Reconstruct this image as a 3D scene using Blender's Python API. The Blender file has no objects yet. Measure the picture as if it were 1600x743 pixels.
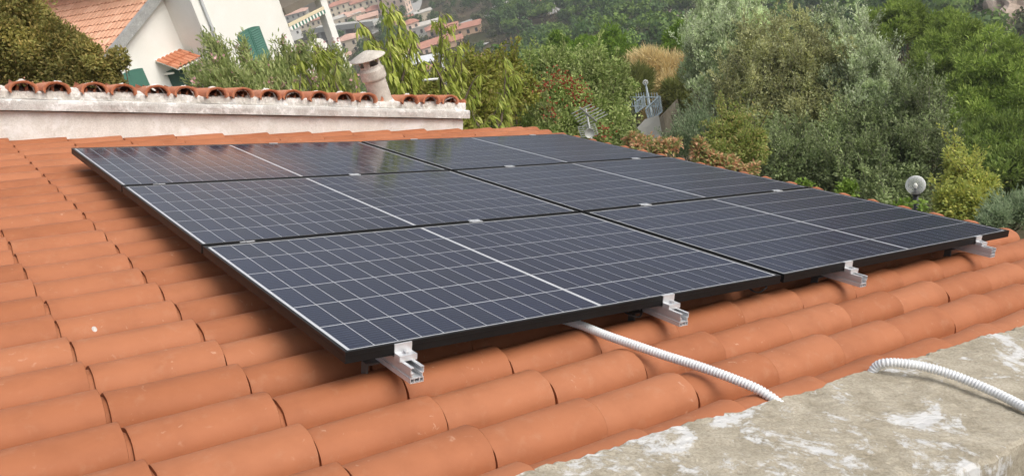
import bpy, math, random
import numpy as np
from mathutils import Matrix, Vector
random.seed(7)
rng = np.random.default_rng(11)
sc = bpy.context.scene
col = sc.collection

# ------------------------------------------------------------------ camera
PITCH = math.radians(21.7)                        # pitch of the tiled roof
ca, sa = math.cos(PITCH), math.sin(PITCH)
M = np.array([[ca, 0, sa], [0, 1, 0], [-sa, 0, ca]])   # roof frame (u down slope, v across, w normal) -> world
RC = np.array([[0.80515215, -0.58972928, 0.06284415],
               [-0.09204947, -0.22894352, -0.96907779],
               [0.58588131, 0.7744703, -0.23861864]])
CR = np.array([-0.93536303, -1.90183846, 0.8397195])
FOC = 1372.82
CW = M @ CR
RW = RC @ M.T
cam_d = bpy.data.cameras.new('camera')
cam_d.sensor_width = 36.0
cam_d.lens = 36.0 * FOC / 1600.0
cam_d.clip_start = 0.05
cam_d.clip_end = 12000
cam = bpy.data.objects.new('camera', cam_d)
col.objects.link(cam)
mw = Matrix.Identity(4)
for i in range(3):
    mw[i][0] = RW[0][i]
    mw[i][1] = -RW[1][i]
    mw[i][2] = -RW[2][i]
    mw[i][3] = CW[i]
cam.matrix_world = mw
sc.camera = cam

# ------------------------------------------------------------------ sky, sun, exposure
SUN_AZ, SUN_EL = math.radians(148), math.radians(46)     # azimuth clockwise from +Y
w = bpy.data.worlds.new('World')
sc.world = w
w.use_nodes = True
nt = w.node_tree
nt.nodes.clear()
sky = nt.nodes.new('ShaderNodeTexSky')
sky.sky_type = 'NISHITA'
sky.sun_disc = False
sky.sun_elevation = SUN_EL
sky.sun_rotation = SUN_AZ
sky.air_density = 1.0
sky.dust_density = 4.0
sky.ozone_density = 1.0
hs = nt.nodes.new('ShaderNodeHueSaturation')
hs.inputs['Saturation'].default_value = 0.42             # veiled, nearly white sky
bg = nt.nodes.new('ShaderNodeBackground')
bg.inputs['Strength'].default_value = 0.15
wo = nt.nodes.new('ShaderNodeOutputWorld')
nt.links.new(sky.outputs[0], hs.inputs['Color'])
nt.links.new(hs.outputs[0], bg.inputs['Color'])
nt.links.new(bg.outputs[0], wo.inputs['Surface'])
sun_d = bpy.data.lights.new('sun', 'SUN')
sun_d.energy = 1.5
sun_d.angle = math.radians(45)
sun_d.color = (1.0, 0.95, 0.87)
sun = bpy.data.objects.new('sun', sun_d)
col.objects.link(sun)
sv = Vector((math.sin(SUN_AZ) * math.cos(SUN_EL), math.cos(SUN_AZ) * math.cos(SUN_EL), math.sin(SUN_EL)))
sun.rotation_euler = sv.to_track_quat('Z', 'Y').to_euler()
vs = sc.view_settings
vs.view_transform = 'Standard'
vs.look = 'None'
vs.gamma = 1.0
vs.exposure = 0.56
vs.use_curve_mapping = False
sc.cycles.max_bounces = 6
sc.cycles.transparent_max_bounces = 8
sc.cycles.use_denoising = True

# ------------------------------------------------------------------ helpers
ROOF = Matrix(((ca, 0, sa, 0), (0, 1, 0, 0), (-sa, 0, ca, 0), (0, 0, 0, 1)))


def ray(px, py):
    d = RW.T @ np.array([(px - 800) / FOC, (py - 371.5) / FOC, 1.0])
    return d / np.linalg.norm(d)


def at(px, py, d):
    return CW + ray(px, py) * d


def srgb(r, g, b):
    def f(c):
        c /= 255.0
        return c / 12.92 if c < 0.04045 else ((c + 0.055) / 1.055) ** 2.4
    return (f(r), f(g), f(b), 1.0)


def tag(o, label=None, cat=None, group=None, kind=None):
    if label: o['label'] = label
    if cat: o['category'] = cat
    if group: o['group'] = group
    if kind: o['kind'] = kind
    return o


def link(o, parent=None, matrix=None):
    col.objects.link(o)
    if parent is not None:
        o.parent = parent
    if matrix is not None:
        o.matrix_local = matrix
    return o


def empty(name, matrix=None):
    o = bpy.data.objects.new(name, None)
    o.empty_display_size = 0.2
    return link(o, None, matrix)


def me_from(name, verts, faces, mat=None, smooth=False):
    me = bpy.data.meshes.new(name)
    me.from_pydata([tuple(map(float, v)) for v in verts], [], faces)
    if smooth:
        me.polygons.foreach_set('use_smooth', [True] * len(me.polygons))
    if mat: me.materials.append(mat)
    me.update()
    return me


def obj(name, me, parent=None, matrix=None):
    return link(bpy.data.objects.new(name, me), parent, matrix)


class MB:
    """collects shapes and links them as one mesh object"""
    def __init__(self):
        self.v, self.f = [], []

    def add(self, verts, faces):
        n = len(self.v)
        self.v += [tuple(map(float, p)) for p in verts]
        self.f += [tuple(i + n for i in q) for q in faces]
        return self

    def box(self, x0, x1, y0, y1, z0, z1, mtx=None):
        p = [(x0, y0, z0), (x1, y0, z0), (x1, y1, z0), (x0, y1, z0), (x0, y0, z1), (x1, y0, z1), (x1, y1, z1), (x0, y1, z1)]
        if mtx is not None: p = [tuple(mtx @ Vector(q)) for q in p]
        return self.add(p, [(0, 3, 2, 1), (4, 5, 6, 7), (0, 1, 5, 4), (1, 2, 6, 5), (2, 3, 7, 6), (3, 0, 4, 7)])

    def tube(self, path, rad, n=8, cap=True):
        path = [np.array(p, float) for p in path]
        if not hasattr(rad, '__len__'): rad = [rad] * len(path)
        rings = []
        up = None
        for i, p in enumerate(path):
            t = path[min(i + 1, len(path) - 1)] - path[max(i - 1, 0)]
            t = t / (np.linalg.norm(t) + 1e-9)
            if up is None:
                up = np.array([0, 0, 1.0]) if abs(t[2]) < 0.9 else np.array([1.0, 0, 0])
            a = np.cross(t, up); a /= np.linalg.norm(a) + 1e-9
            b = np.cross(a, t); up = b
            rings.append([p + rad[i] * (math.cos(k * 2 * math.pi / n) * a + math.sin(k * 2 * math.pi / n) * b) for k in range(n)])
        v = [q for r in rings for q in r]
        f = []
        for i in range(len(rings) - 1):
            for k in range(n):
                k2 = (k + 1) % n
                f.append((i * n + k, i * n + k2, (i + 1) * n + k2, (i + 1) * n + k))
        if cap:
            f.append(tuple(reversed(range(n)))); f.append(tuple(range((len(rings) - 1) * n, len(rings) * n)))
        return self.add(v, f)

    def lathe(self, prof, n=24, mtx=None):
        v, f = [], []
        for r, z in prof:
            for k in range(n):
                a = 2 * math.pi * k / n
                p = (r * math.cos(a), r * math.sin(a), z)
                v.append(tuple(mtx @ Vector(p)) if mtx is not None else p)
        for i in range(len(prof) - 1):
            for k in range(n):
                k2 = (k + 1) % n
                f.append((i * n + k, i * n + k2, (i + 1) * n + k2, (i + 1) * n + k))
        return self.add(v, f)

    def build(self, name, mat, parent=None, matrix=None, smooth=False):
        return obj(name, me_from(name, self.v, self.f, mat, smooth), parent, matrix)


def copy_tree(o, parent=None):
    c = o.copy(); col.objects.link(c)
    c.parent = parent
    for ch in list(o.children):
        copy_tree(ch, c)
    return c


# ------------------------------------------------------------------ materials
def node_mat(name):
    m = bpy.data.materials.new(name)
    m.use_nodes = True
    t = m.node_tree
    b = t.nodes['Principled BSDF']
    return m, t, b


def N(t, typ, **kw):
    n = t.nodes.new(typ)
    for k, v in kw.items(): setattr(n, k, v)
    return n


def noise(t, scale, detail=4, rough=0.55, coord='Object', dist=0.0, vec=None):
    n = N(t, 'ShaderNodeTexNoise')
    n.inputs['Scale'].default_value = scale
    n.inputs['Detail'].default_value = detail
    n.inputs['Roughness'].default_value = rough
    n.inputs['Distortion'].default_value = dist
    if vec is None:
        tc = N(t, 'ShaderNodeTexCoord')
        vec = tc.outputs[coord]
    t.links.new(vec, n.inputs['Vector'])
    return n


def ramp(t, fac, stops):
    r = N(t, 'ShaderNodeValToRGB')
    cr = r.color_ramp
    while len(cr.elements) > len(stops): cr.elements.remove(cr.elements[-1])
    while len(cr.elements) < len(stops): cr.elements.new(0.5)
    for e, (p, c) in zip(cr.elements, stops):
        e.position = p
        e.color = c if len(c) == 4 else (*c, 1)
    t.links.new(fac, r.inputs['Fac'])
    return r


def mix(t, fac, a, b, blend='MIX'):
    m = N(t, 'ShaderNodeMix', data_type='RGBA', blend_type=blend)
    if isinstance(fac, float): m.inputs[0].default_value = fac
    else: t.links.new(fac, m.inputs[0])
    for s, x in ((6, a), (7, b)):
        if isinstance(x, tuple): m.inputs[s].default_value = x
        else: t.links.new(x, m.inputs[s])
    return m.outputs[2]


def bump(t, b, h, strength=0.3, dist=0.01, prev=None):
    n = N(t, 'ShaderNodeBump')
    n.inputs['Strength'].default_value = strength
    n.inputs['Distance'].default_value = dist
    t.links.new(h, n.inputs['Height'])
    if prev is not None: t.links.new(prev.outputs[0], n.inputs['Normal'])
    t.links.new(n.outputs[0], b.inputs['Normal'])
    return n


def simple(name, c, rough=0.6, metal=0.0, var=0.12, scale=6.0, bstr=0.0, bscale=60.0, coord='Object', coat=0.0):
    m, t, b = node_mat(name)
    n = noise(t, scale, 5, coord=coord)
    d = tuple(x * (1 - var) for x in c[:3]) + (1,)
    l = tuple(min(1, x * (1 + var)) for x in c[:3]) + (1,)
    r = ramp(t, n.outputs['Fac'], [(0.3, d), (0.7, l)])
    t.links.new(r.outputs[0], b.inputs['Base Color'])
    b.inputs['Roughness'].default_value = rough
    b.inputs['Metallic'].default_value = metal
    b.inputs['Coat Weight'].default_value = coat
    if bstr:
        n2 = noise(t, bscale, 4, coord=coord)
        bump(t, b, n2.outputs['Fac'], bstr, 0.004)
    return m


def tile_material(name, c1, c2, c3, sc_=1.0, specks=True):
    m, t, b = node_mat(name)
    oi = N(t, 'ShaderNodeObjectInfo')
    gi = N(t, 'ShaderNodeNewGeometry')
    ad = N(t, 'ShaderNodeMath', operation='ADD')
    t.links.new(oi.outputs['Random'], ad.inputs[0]); t.links.new(gi.outputs['Random Per Island'], ad.inputs[1])
    fr = N(t, 'ShaderNodeMath', operation='FRACT'); t.links.new(ad.outputs[0], fr.inputs[0])
    base = ramp(t, fr.outputs[0], [(0.0, c1), (0.55, c2), (1.0, c3)])
    tc = N(t, 'ShaderNodeTexCoord')
    off = N(t, 'ShaderNodeVectorMath', operation='ADD')
    sc3 = N(t, 'ShaderNodeVectorMath', operation='SCALE'); sc3.inputs[3].default_value = 37.0
    cmb = N(t, 'ShaderNodeCombineXYZ')
    for i in range(3): t.links.new(fr.outputs[0], cmb.inputs[i])
    t.links.new(cmb.outputs[0], sc3.inputs[0])
    t.links.new(tc.outputs['Object'], off.inputs[0]); t.links.new(sc3.outputs[0], off.inputs[1])
    V = off.outputs[0]
    n1 = noise(t, 7 * sc_, 6, 0.6, vec=V)
    blot = ramp(t, n1.outputs['Fac'], [(0.30, (0.88, 0.86, 0.84, 1)), (0.5, (1, 1, 1, 1)), (0.74, (1.07, 1.08, 1.09, 1))])
    c = mix(t, 1.0, base.outputs[0], blot.outputs[0], 'MULTIPLY')
    if specks:
        n2 = noise(t, 46 * sc_, 3, 0.5, vec=V, dist=0.6)
        n3 = noise(t, 5 * sc_, 2, 0.5, vec=V)
        s1 = ramp(t, n2.outputs['Fac'], [(0.66, (0, 0, 0, 1)), (0.73, (1, 1, 1, 1))])
        s2 = ramp(t, n3.outputs['Fac'], [(0.5, (0, 0, 0, 1)), (0.62, (1, 1, 1, 1))])
        mm = N(t, 'ShaderNodeMath', operation='MULTIPLY')
        t.links.new(s1.outputs[0], mm.inputs[0]); t.links.new(s2.outputs[0], mm.inputs[1])
        mm2 = N(t, 'ShaderNodeMath', operation='MULTIPLY'); mm2.inputs[1].default_value = 0.5
        t.links.new(mm.outputs[0], mm2.inputs[0])
        c = mix(t, mm2.outputs[0], c, srgb(196, 156, 130))
        n5 = noise(t, 19 * sc_, 5, 0.65, vec=V, dist=1.5)
        n5.inputs['Distortion'].default_value = 0.2
        s5 = ramp(t, n5.outputs['Fac'], [(0.56, (0, 0, 0, 1)), (0.74, (0.2, 0.2, 0.2, 1))])
        c = mix(t, s5.outputs[0], c, srgb(184, 146, 118))
    t.links.new(c, b.inputs['Base Color'])
    b.inputs['Roughness'].default_value = 0.72
    b.inputs['Specular IOR Level'].default_value = 0.35
    n4 = noise(t, 160, 3, 0.6, vec=V)
    n6 = noise(t, 9, 3, 0.5, vec=V)
    p = bump(t, b, n6.outputs['Fac'], 0.25, 0.006)
    bump(t, b, n4.outputs['Fac'], 0.18, 0.001, p)
    return m


MT = {}
MT['tile'] = tile_material('terracotta', srgb(157, 96, 62), srgb(163, 101, 67), srgb(169, 108, 74))
MT['tile_old'] = tile_material('terracotta_old', srgb(186, 118, 84), srgb(194, 126, 92), srgb(200, 136, 104))
MT['tile_pink'] = tile_material('terracotta_pink', srgb(206, 156, 126), srgb(214, 164, 134), srgb(222, 174, 144), 0.3, False)


def concrete_mat(name, base_d, base_l, paint, p0=0.52, p1=0.58, sc_=2.2, bstr=0.6, grime=0.6):
    m, t, b = node_mat(name)
    tc = N(t, 'ShaderNodeTexCoord')
    V = tc.outputs['Object']
    n1 = noise(t, sc_ * 3.0, 8, 0.65, vec=V)
    n2 = noise(t, sc_ * 40, 6, 0.7, vec=V)
    n3 = noise(t, sc_ * 1.3, 9, 0.68, vec=V, dist=0.7)
    n4 = noise(t, sc_ * 9, 9, 0.75, vec=V, dist=0.4)
    r1 = ramp(t, n1.outputs['Fac'], [(0.3, base_d), (0.7, base_l)])
    g = ramp(t, n2.outputs['Fac'], [(0.32, (0.62, 0.6, 0.57, 1)), (0.55, (1, 1, 1, 1)), (0.75, (1.16, 1.16, 1.15, 1))])
    c = mix(t, min(0.85, grime * 1.6), r1.outputs[0], g.outputs[0], 'MULTIPLY')
    ad = N(t, 'ShaderNodeMath', operation='MULTIPLY_ADD')
    t.links.new(n4.outputs['Fac'], ad.inputs[0]); ad.inputs[1].default_value = 0.45
    sub = N(t, 'ShaderNodeMath', operation='ADD'); sub.inputs[1].default_value = -0.225
    t.links.new(n3.outputs['Fac'], sub.inputs[0]); t.links.new(sub.outputs[0], ad.inputs[2])
    pm = ramp(t, ad.outputs[0], [(p0, (0, 0, 0, 1)), (p1, (1, 1, 1, 1))])
    c = mix(t, pm.outputs[0], c, paint)
    n5 = noise(t, sc_ * 5, 7, 0.75, vec=V, dist=0.9)
    gr = ramp(t, n5.outputs['Fac'], [(0.62, (1, 1, 1, 1)), (0.8, (1 - grime, 1 - grime, 1 - grime, 1))])
    c = mix(t, 1.0, c, gr.outputs[0], 'MULTIPLY')
    t.links.new(c, b.inputs['Base Color'])
    b.inputs['Roughness'].default_value = 0.92
    b.inputs['Specular IOR Level'].default_value = 0.2
    p = bump(t, b, n2.outputs['Fac'], bstr, 0.004)
    p = bump(t, b, n1.outputs['Fac'], bstr * 0.6, 0.02, p)
    bump(t, b, pm.outputs[0], 0.35, 0.0025, p)
    return m


MT['parapet'] = concrete_mat('parapet_concrete', srgb(152, 143, 124), srgb(192, 183, 165), srgb(208, 207, 204), 0.55, 0.62, 3.4, 1.0, 0.5)
MT['slab'] = concrete_mat('slab_concrete', srgb(190, 187, 182), srgb(214, 211, 205), srgb(230, 228, 224), 0.52, 0.6, 3.0, 0.5, 0.5)
MT['render'] = concrete_mat('old_render', srgb(218, 215, 207), srgb(234, 232, 225), srgb(238, 237, 233), 0.5, 0.62, 2.5, 0.3, 0.3)
MT['mortar'] = concrete_mat('mortar', srgb(206, 200, 190), srgb(232, 228, 220), srgb(238, 236, 232), 0.5, 0.6, 8.0, 0.9, 0.25)
MT['chimney'] = concrete_mat('fibre_cement', srgb(176, 168, 156), srgb(206, 199, 188), srgb(214, 208, 198), 0.5, 0.65, 5.0, 0.3, 0.35)
MT['white_wall'] = concrete_mat('white_plaster', srgb(232, 230, 221), srgb(237, 235, 227), srgb(239, 237, 230), 0.45, 0.6, 0.15, 0.03, 0.02)
MT['fascia'] = concrete_mat('fascia_concrete', srgb(150, 150, 148), srgb(176, 176, 172), srgb(196, 196, 192), 0.55, 0.66, 1.0, 0.4, 0.5)
MT['deck'] = simple('roof_deck', srgb(120, 78, 58), 0.9)
MT['alu'] = simple('aluminium', (0.66, 0.67, 0.68, 1), 0.38, 0.45, 0.06, 30)
MT['steel'] = simple('steel', (0.55, 0.55, 0.56, 1), 0.35, 0.9, 0.08, 30)
MT['hook'] = simple('dark_hook', (0.12, 0.11, 0.10, 1), 0.5, 0.3, 0.1, 30)
MT['conduit'] = simple('white_conduit', (0.72, 0.73, 0.73, 1), 0.45, 0, 0.04, 20)
MT['cable'] = simple('black_cable', (0.015, 0.015, 0.015, 1), 0.4)
MT['frame'] = simple('black_anodised', (0.011, 0.011, 0.011, 1), 0.42, 0.0, 0.15, 20)
MT['frame'].node_tree.nodes['Principled BSDF'].inputs['Specular IOR Level'].default_value = 0.18
MT['dropping'] = simple('dropping', (0.55, 0.5, 0.45, 1), 0.7)

# photovoltaic laminate: a glass-like coat over cell and back sheet
m, t, b = node_mat('solar_cell')
tc = N(t, 'ShaderNodeTexCoord')
sp = N(t, 'ShaderNodeSeparateXYZ'); t.links.new(tc.outputs['Object'], sp.inputs[0])
mu = N(t, 'ShaderNodeMath', operation='MULTIPLY'); mu.inputs[1].default_value = 1 / 0.0163
t.links.new(sp.outputs['Y'], mu.inputs[0])
fr = N(t, 'ShaderNodeMath', operation='FRACT'); t.links.new(mu.outputs[0], fr.inputs[0])
lt = N(t, 'ShaderNodeMath', operation='LESS_THAN'); lt.inputs[1].default_value = 0.06
t.links.new(fr.outputs[0], lt.inputs[0])
oi = N(t, 'ShaderNodeObjectInfo')
cb = ramp(t, oi.outputs['Random'], [(0, (0.003, 0.007, 0.026, 1)), (0.6, (0.004, 0.0085, 0.032, 1)), (1, (0.005, 0.010, 0.036, 1))])
c = mix(t, lt.outputs[0], cb.outputs[0], (0.11, 0.12, 0.14, 1))
t.links.new(c, b.inputs['Base Color'])
b.inputs['Roughness'].default_value = 0.45
b.inputs['Specular IOR Level'].default_value = 0.0
b.inputs['Coat Weight'].default_value = 1.0
n9 = noise(t, 2.2, 6, 0.7, coord='Generated')
rr9 = ramp(t, n9.outputs['Fac'], [(0.3, (0.075, 0.075, 0.075, 1)), (0.7, (0.15, 0.15, 0.15, 1))])
t.links.new(rr9.outputs[0], b.inputs['Coat Roughness'])
b.inputs['Coat IOR'].default_value = 1.36
b.inputs['Coat Tint'].default_value = (0.90, 0.95, 1.0, 1)
MT['cell'] = m
m, t, b = node_mat('white_backsheet')
n = noise(t, 8, 2)
r = ramp(t, n.outputs['Fac'], [(0.3, (0.52, 0.53, 0.54, 1)), (0.7, (0.58, 0.59, 0.60, 1))])
t.links.new(r.outputs[0], b.inputs['Base Color'])
b.inputs['Roughness'].default_value = 0.5
b.inputs['Coat Weight'].default_value = 1.0
b.inputs['Coat Roughness'].default_value = 0.11
b.inputs['Coat IOR'].default_value = 1.5
MT['sheet'] = m


def leaf_mat(name, stops, trans=0.3, rough=0.55, patch=0.0, pscale=0.8, patchcol=None, light=None):
    """leaf colour differs from leaf to leaf; some plants carry patches of another leaf colour"""
    m, t, b = node_mat(name)
    g = N(t, 'ShaderNodeNewGeometry')
    oi = N(t, 'ShaderNodeObjectInfo')
    r = ramp(t, g.outputs['Random Per Island'], [(i / max(1, len(stops) - 1), s) for i, s in enumerate(stops)])
    cc = r.outputs[0]
    hv = N(t, 'ShaderNodeHueSaturation')
    mr = N(t, 'ShaderNodeMapRange')
    mr.inputs['To Min'].default_value = 0.86; mr.inputs['To Max'].default_value = 1.14
    t.links.new(oi.outputs['Random'], mr.inputs['Value'])
    t.links.new(mr.outputs[0], hv.inputs['Value'])
    t.links.new(cc, hv.inputs['Color'])
    cc = hv.outputs[0]
    if patchcol is not None:
        n = noise(t, pscale, 3, 0.5)
        pr = ramp(t, n.outputs['Fac'], [(patch, (0, 0, 0, 1)), (patch + 0.08, (1, 1, 1, 1))])
        cc = mix(t, pr.outputs[0], cc, patchcol)
    if light is not None:            # younger, paler shoots come in clusters
        n = noise(t, pscale, 3, 0.6)
        pr = ramp(t, n.outputs['Fac'], [(patch - .1, (1 / light, 1 / light, 1 / light, 1)), (patch + 0.12, (light, light, light, 1))])
        cc = mix(t, 1.0, cc, pr.outputs[0], 'MULTIPLY')
    t.links.new(cc, b.inputs['Base Color'])
    b.inputs['Roughness'].default_value = rough
    b.inputs['Specular IOR Level'].default_value = 0.3
    tr = N(t, 'ShaderNodeBsdfTranslucent')
    t.links.new(cc, tr.inputs['Color'])
    ms = N(t, 'ShaderNodeMixShader'); ms.inputs[0].default_value = trans
    t.links.new(b.outputs[0], ms.inputs[1]); t.links.new(tr.outputs[0], ms.inputs[2])
    out = [x for x in t.nodes if x.type == 'OUTPUT_MATERIAL'][0]
    t.links.new(ms.outputs[0], out.inputs['Surface'])
    return m


def bark_mat(name, c):
    return simple(name, c, 0.9, 0, 0.3, 9, 0.6, 40)


MT['bark'] = bark_mat('bark', (0.14, 0.105, 0.075, 1))
MT['bark_grey'] = bark_mat('bark_grey', (0.24, 0.215, 0.18, 1))

# ------------------------------------------------------------------ terrain
_R = np.array([0, 6, 12, 20, 34, 50, 80, 130, 200, 300, 450, 620, 900, 1300, 2000, 3200, 6000.])
_Z = np.array([-4.6, -5.2, -6.8, -8.8, -12.9, -18.5, -30.5, -48, -65, -79, -90, -98, -104, -112, -118, -122, -130.])


def height(x, y):
    x = np.asarray(x, float); y = np.asarray(y, float)
    dx, dy = x - CW[0], y - CW[1]
    r = np.hypot(dx, dy)
    z = np.interp(r, _R, _Z)
    a = np.arctan2(dx, dy)
    k = np.clip((r - 60) / 150, 0, 1)
    town = np.clip((math.radians(36) - a) / math.radians(5), 0, 1) * np.clip((r - 230) / 80, 0, 1)
    und = 7.0 * np.sin(x * 0.031 + 1.3 * np.sin(y * 0.013)) * np.sin(y * 0.027 + 0.7) + 3.0 * np.sin(x * 0.083 + y * 0.05) + 1.5 * np.sin(x * 0.17 - y * 0.14)
    z = z + k * (1 - 0.85 * town) * und
    # the ground climbs a little on the side of the white house
    left = np.clip((math.radians(30) - a) / math.radians(25), 0, 1) * np.clip(1 - np.abs(r - 30) / 45, 0, 1)
    z = z + left * 3.0
    # and drops more steeply below the eave, where the tree belt stands
    right = np.clip((a - math.radians(38)) / math.radians(14), 0, 1) * np.interp(r, [14, 40, 110, 200], [0, 7, 7, 0])
    z = z - right
    # the hills on the right climb on beyond the frame; straight ahead the valley opens to the sea
    z = z + np.clip((a - math.radians(57)) / math.radians(20), 0, 1) * np.interp(r, [280, 700, 1500, 6000], [0, 70, 200, 300])
    back = np.clip((np.abs(a) - math.radians(75)) / math.radians(30), 0, 1)
    z = z + back * np.interp(r, [10, 200, 1000, 6000], [0, 40, 200, 350])
    return z


def ground_at(px, py, dmin=20.0):
    d = ray(px, py)
    t_ = dmin
    while t_ < 5000:
        p = CW + d * t_
        if p[2] < float(height(p[0], p[1])): break
        t_ *= 1.004
    return p


azs = sorted(set([float(a) for a in np.arange(-14, 84, 0.75)] + [float(a) for a in np.arange(84, 346, 6)]))
rs = np.concatenate([[0.01, 3, 6, 9, 12, 16, 20, 25], np.geomspace(30, 6000, 80)])
tv, tf = [], []
for r_ in rs:
    A = np.radians(azs)
    X = CW[0] + r_ * np.sin(A); Y = CW[1] + r_ * np.cos(A)
    Z = height(X, Y)
    tv += list(zip(X, Y, Z))
na = len(azs)
for i in range(len(rs) - 1):
    for k in range(na):
        k2 = (k + 1) % na
        tf.append((i * na + k, i * na + k2, (i + 1) * na + k2, (i + 1) * na + k))
m, t, b = node_mat('hillside_soil')
n1 = noise(t, 0.02, 8, 0.65); n2 = noise(t, 0.35, 8, 0.7); n3 = noise(t, 4.0, 5, 0.6)
r1 = ramp(t, n1.outputs['Fac'], [(0.35, (0.060, 0.062, 0.028, 1)), (0.55, (0.105, 0.085, 0.055, 1)), (0.72, (0.19, 0.15, 0.11, 1))])
r2 = ramp(t, n2.outputs['Fac'], [(0.3, (0.55, 0.55, 0.5, 1)), (0.7, (1.35, 1.3, 1.2, 1))])
c = mix(t, 1.0, r1.outputs[0], r2.outputs[0], 'MULTIPLY')
t.links.new(c, b.inputs['Base Color']); b.inputs['Roughness'].default_value = 1.0
b.inputs['Specular IOR Level'].default_value = 0.1
bump(t, b, n3.outputs['Fac'], 0.6, 0.3)
ter = obj('hill_terrain', me_from('hill_terrain', tv, tf, m, True))
m, t, b = node_mat('sea_water')
n1 = noise(t, 0.05, 5, 0.6)
b.inputs['Base Color'].default_value = (0.03, 0.06, 0.075, 1)
b.inputs['Roughness'].default_value = 0.22
bump(t, b, n1.outputs['Fac'], 0.4, 2.0)
sea = obj('sea', me_from('sea', [(-15000, 350, -103.0), (15000, 350, -103.0), (15000, 16000, -103.0), (-15000, 16000, -103.0)], [(0, 1, 2, 3)], m))
tag(sea, None, None, None, 'structure')
tag(ter, 'sloping hillside falling away from the roof to the valley', None, None, 'structure')

# ------------------------------------------------------------------ own house: roof deck, tiles, parapets
house = empty('tiled_roof_house', ROOF)
tag(house, 'house under the terracotta barrel tile roof that carries the solar panels', 'house')
VP, UP = 0.2055, 0.348            # tile pitch across and along the slope
V0, U0 = 0.065, 0.174             # a crest line and a lower tile edge
EAVE = U0 + UP * 11.45
ZC = -0.100                       # crest height under the panel plane

roof = MB().box(-6.0, EAVE - 0.03, -0.95, 4.95, -0.26, -0.196).build('roof', MT['deck'], house)
MB().box(-5.9, EAVE - 0.4, -0.90, -0.72, -4.8, -0.27).box(-5.9, EAVE - 0.4, 4.75, 4.93, -4.8, -0.27).box(EAVE - 0.58, EAVE - 0.401, -0.715, 4.745, -4.8, -0.27).build('wall', MT['white_wall'], house)


def tile_mesh(name, seed, wl=0.083, hl=0.076, L=UP + 0.055, th=0.011, mat=None, pan=True):
    """x runs down slope, lower end at x = 0; barrel with a shallow pan on its +y side"""
    rr = random.Random(seed)
    ns = 14
    xs = [-L, -UP + 0.0125, -UP + 0.0127, -UP + 0.0129, -UP + 0.017, -L * 0.62, -L * 0.33, -0.03, -0.006, 0.0] if pan else [-L, -L * 0.66, -L * 0.33, -0.03, -0.006, 0.0]
    rings = []
    for i, x in enumerate(xs):
        f = (x + L) / L
        sx = 0.91 + 0.09 * f
        dz = -0.013 * (1 - f)
        if pan and i < 3: sx = 0.79               # the neck that the next course laps over
        if pan and i == 3: sx -= 0.012
        ring = []
        for k in range(ns + 1):
            a = math.pi * (1 - k / ns)
            y = wl * sx * math.cos(a)
            z = hl * sx * (math.sin(a) ** 0.82 if math.sin(a) > 0 else 0)
            ring.append((x, y + 0.002 * math.sin(4 * f + seed), z - hl + dz + 0.0012 * math.sin(9 * f + 2 * k + seed)))
        if pan:
            ring.append((x, wl + 0.020, -hl + dz - 0.002))
            ring.append((x, wl + 0.047, -hl + dz + 0.002))
        rings.append(ring)
    n = len(rings[0])
    v = [p for r_ in rings for p in r_]
    f = []
    for i in range(len(rings) - 1):
        if pan and i == 1: continue
        for k in range(n - 1):
            f.append((i * n + k, (i + 1) * n + k, (i + 1) * n + k + 1, i * n + k + 1))
    if pan:                                     # the rim keeps a hard edge of its own
        off = len(v)
        v += [(x - 0.0001, y, z) for x, y, z in rings[3]]
        for q_ in [j for j, fc in enumerate(f) if all(2 * n <= a_ < 4 * n for a_ in fc)]:
            f[q_] = tuple(a_ - 3 * n + off if a_ >= 3 * n else a_ for a_ in f[q_])
    # the thickness of the lower end
    e0 = len(v)
    last = rings[-1]
    v += [(p[0] + 0.0005, p[1], p[2]) for p in last]      # own corner points keep the lip crisp
    b0 = len(v)
    for k, p in enumerate(last):
        y, z = p[1], p[2]
        q = (p[0] - 0.001, y * (1 - th / wl) if k <= ns else y, z - th if k > ns or k in (0, ns) else z - th * (0.5 + 0.5 * math.sin(math.pi * k / ns)))
        v.append(q)
    for k in range(n - 1):
        f.append((e0 + k, b0 + k, b0 + k + 1, e0 + k + 1))
    b1 = len(v)
    for k in range(n):
        p = v[b0 + k]; v.append((-0.05, p[1], p[2]))
    for k in range(n - 1):
        f.append((b0 + k, b1 + k, b1 + k + 1, b0 + k + 1))
    me = me_from(name, v, f, mat, True)
    return me


TILES = [tile_mesh('roof_tile', s, mat=MT['tile']) for s in (1, 4, 9)]


def project(P):
    q = RC @ (np.array(P) - CR)
    return (q[0] / q[2] * FOC + 800, q[1] / q[2] * FOC + 371.5, q[2])


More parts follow.
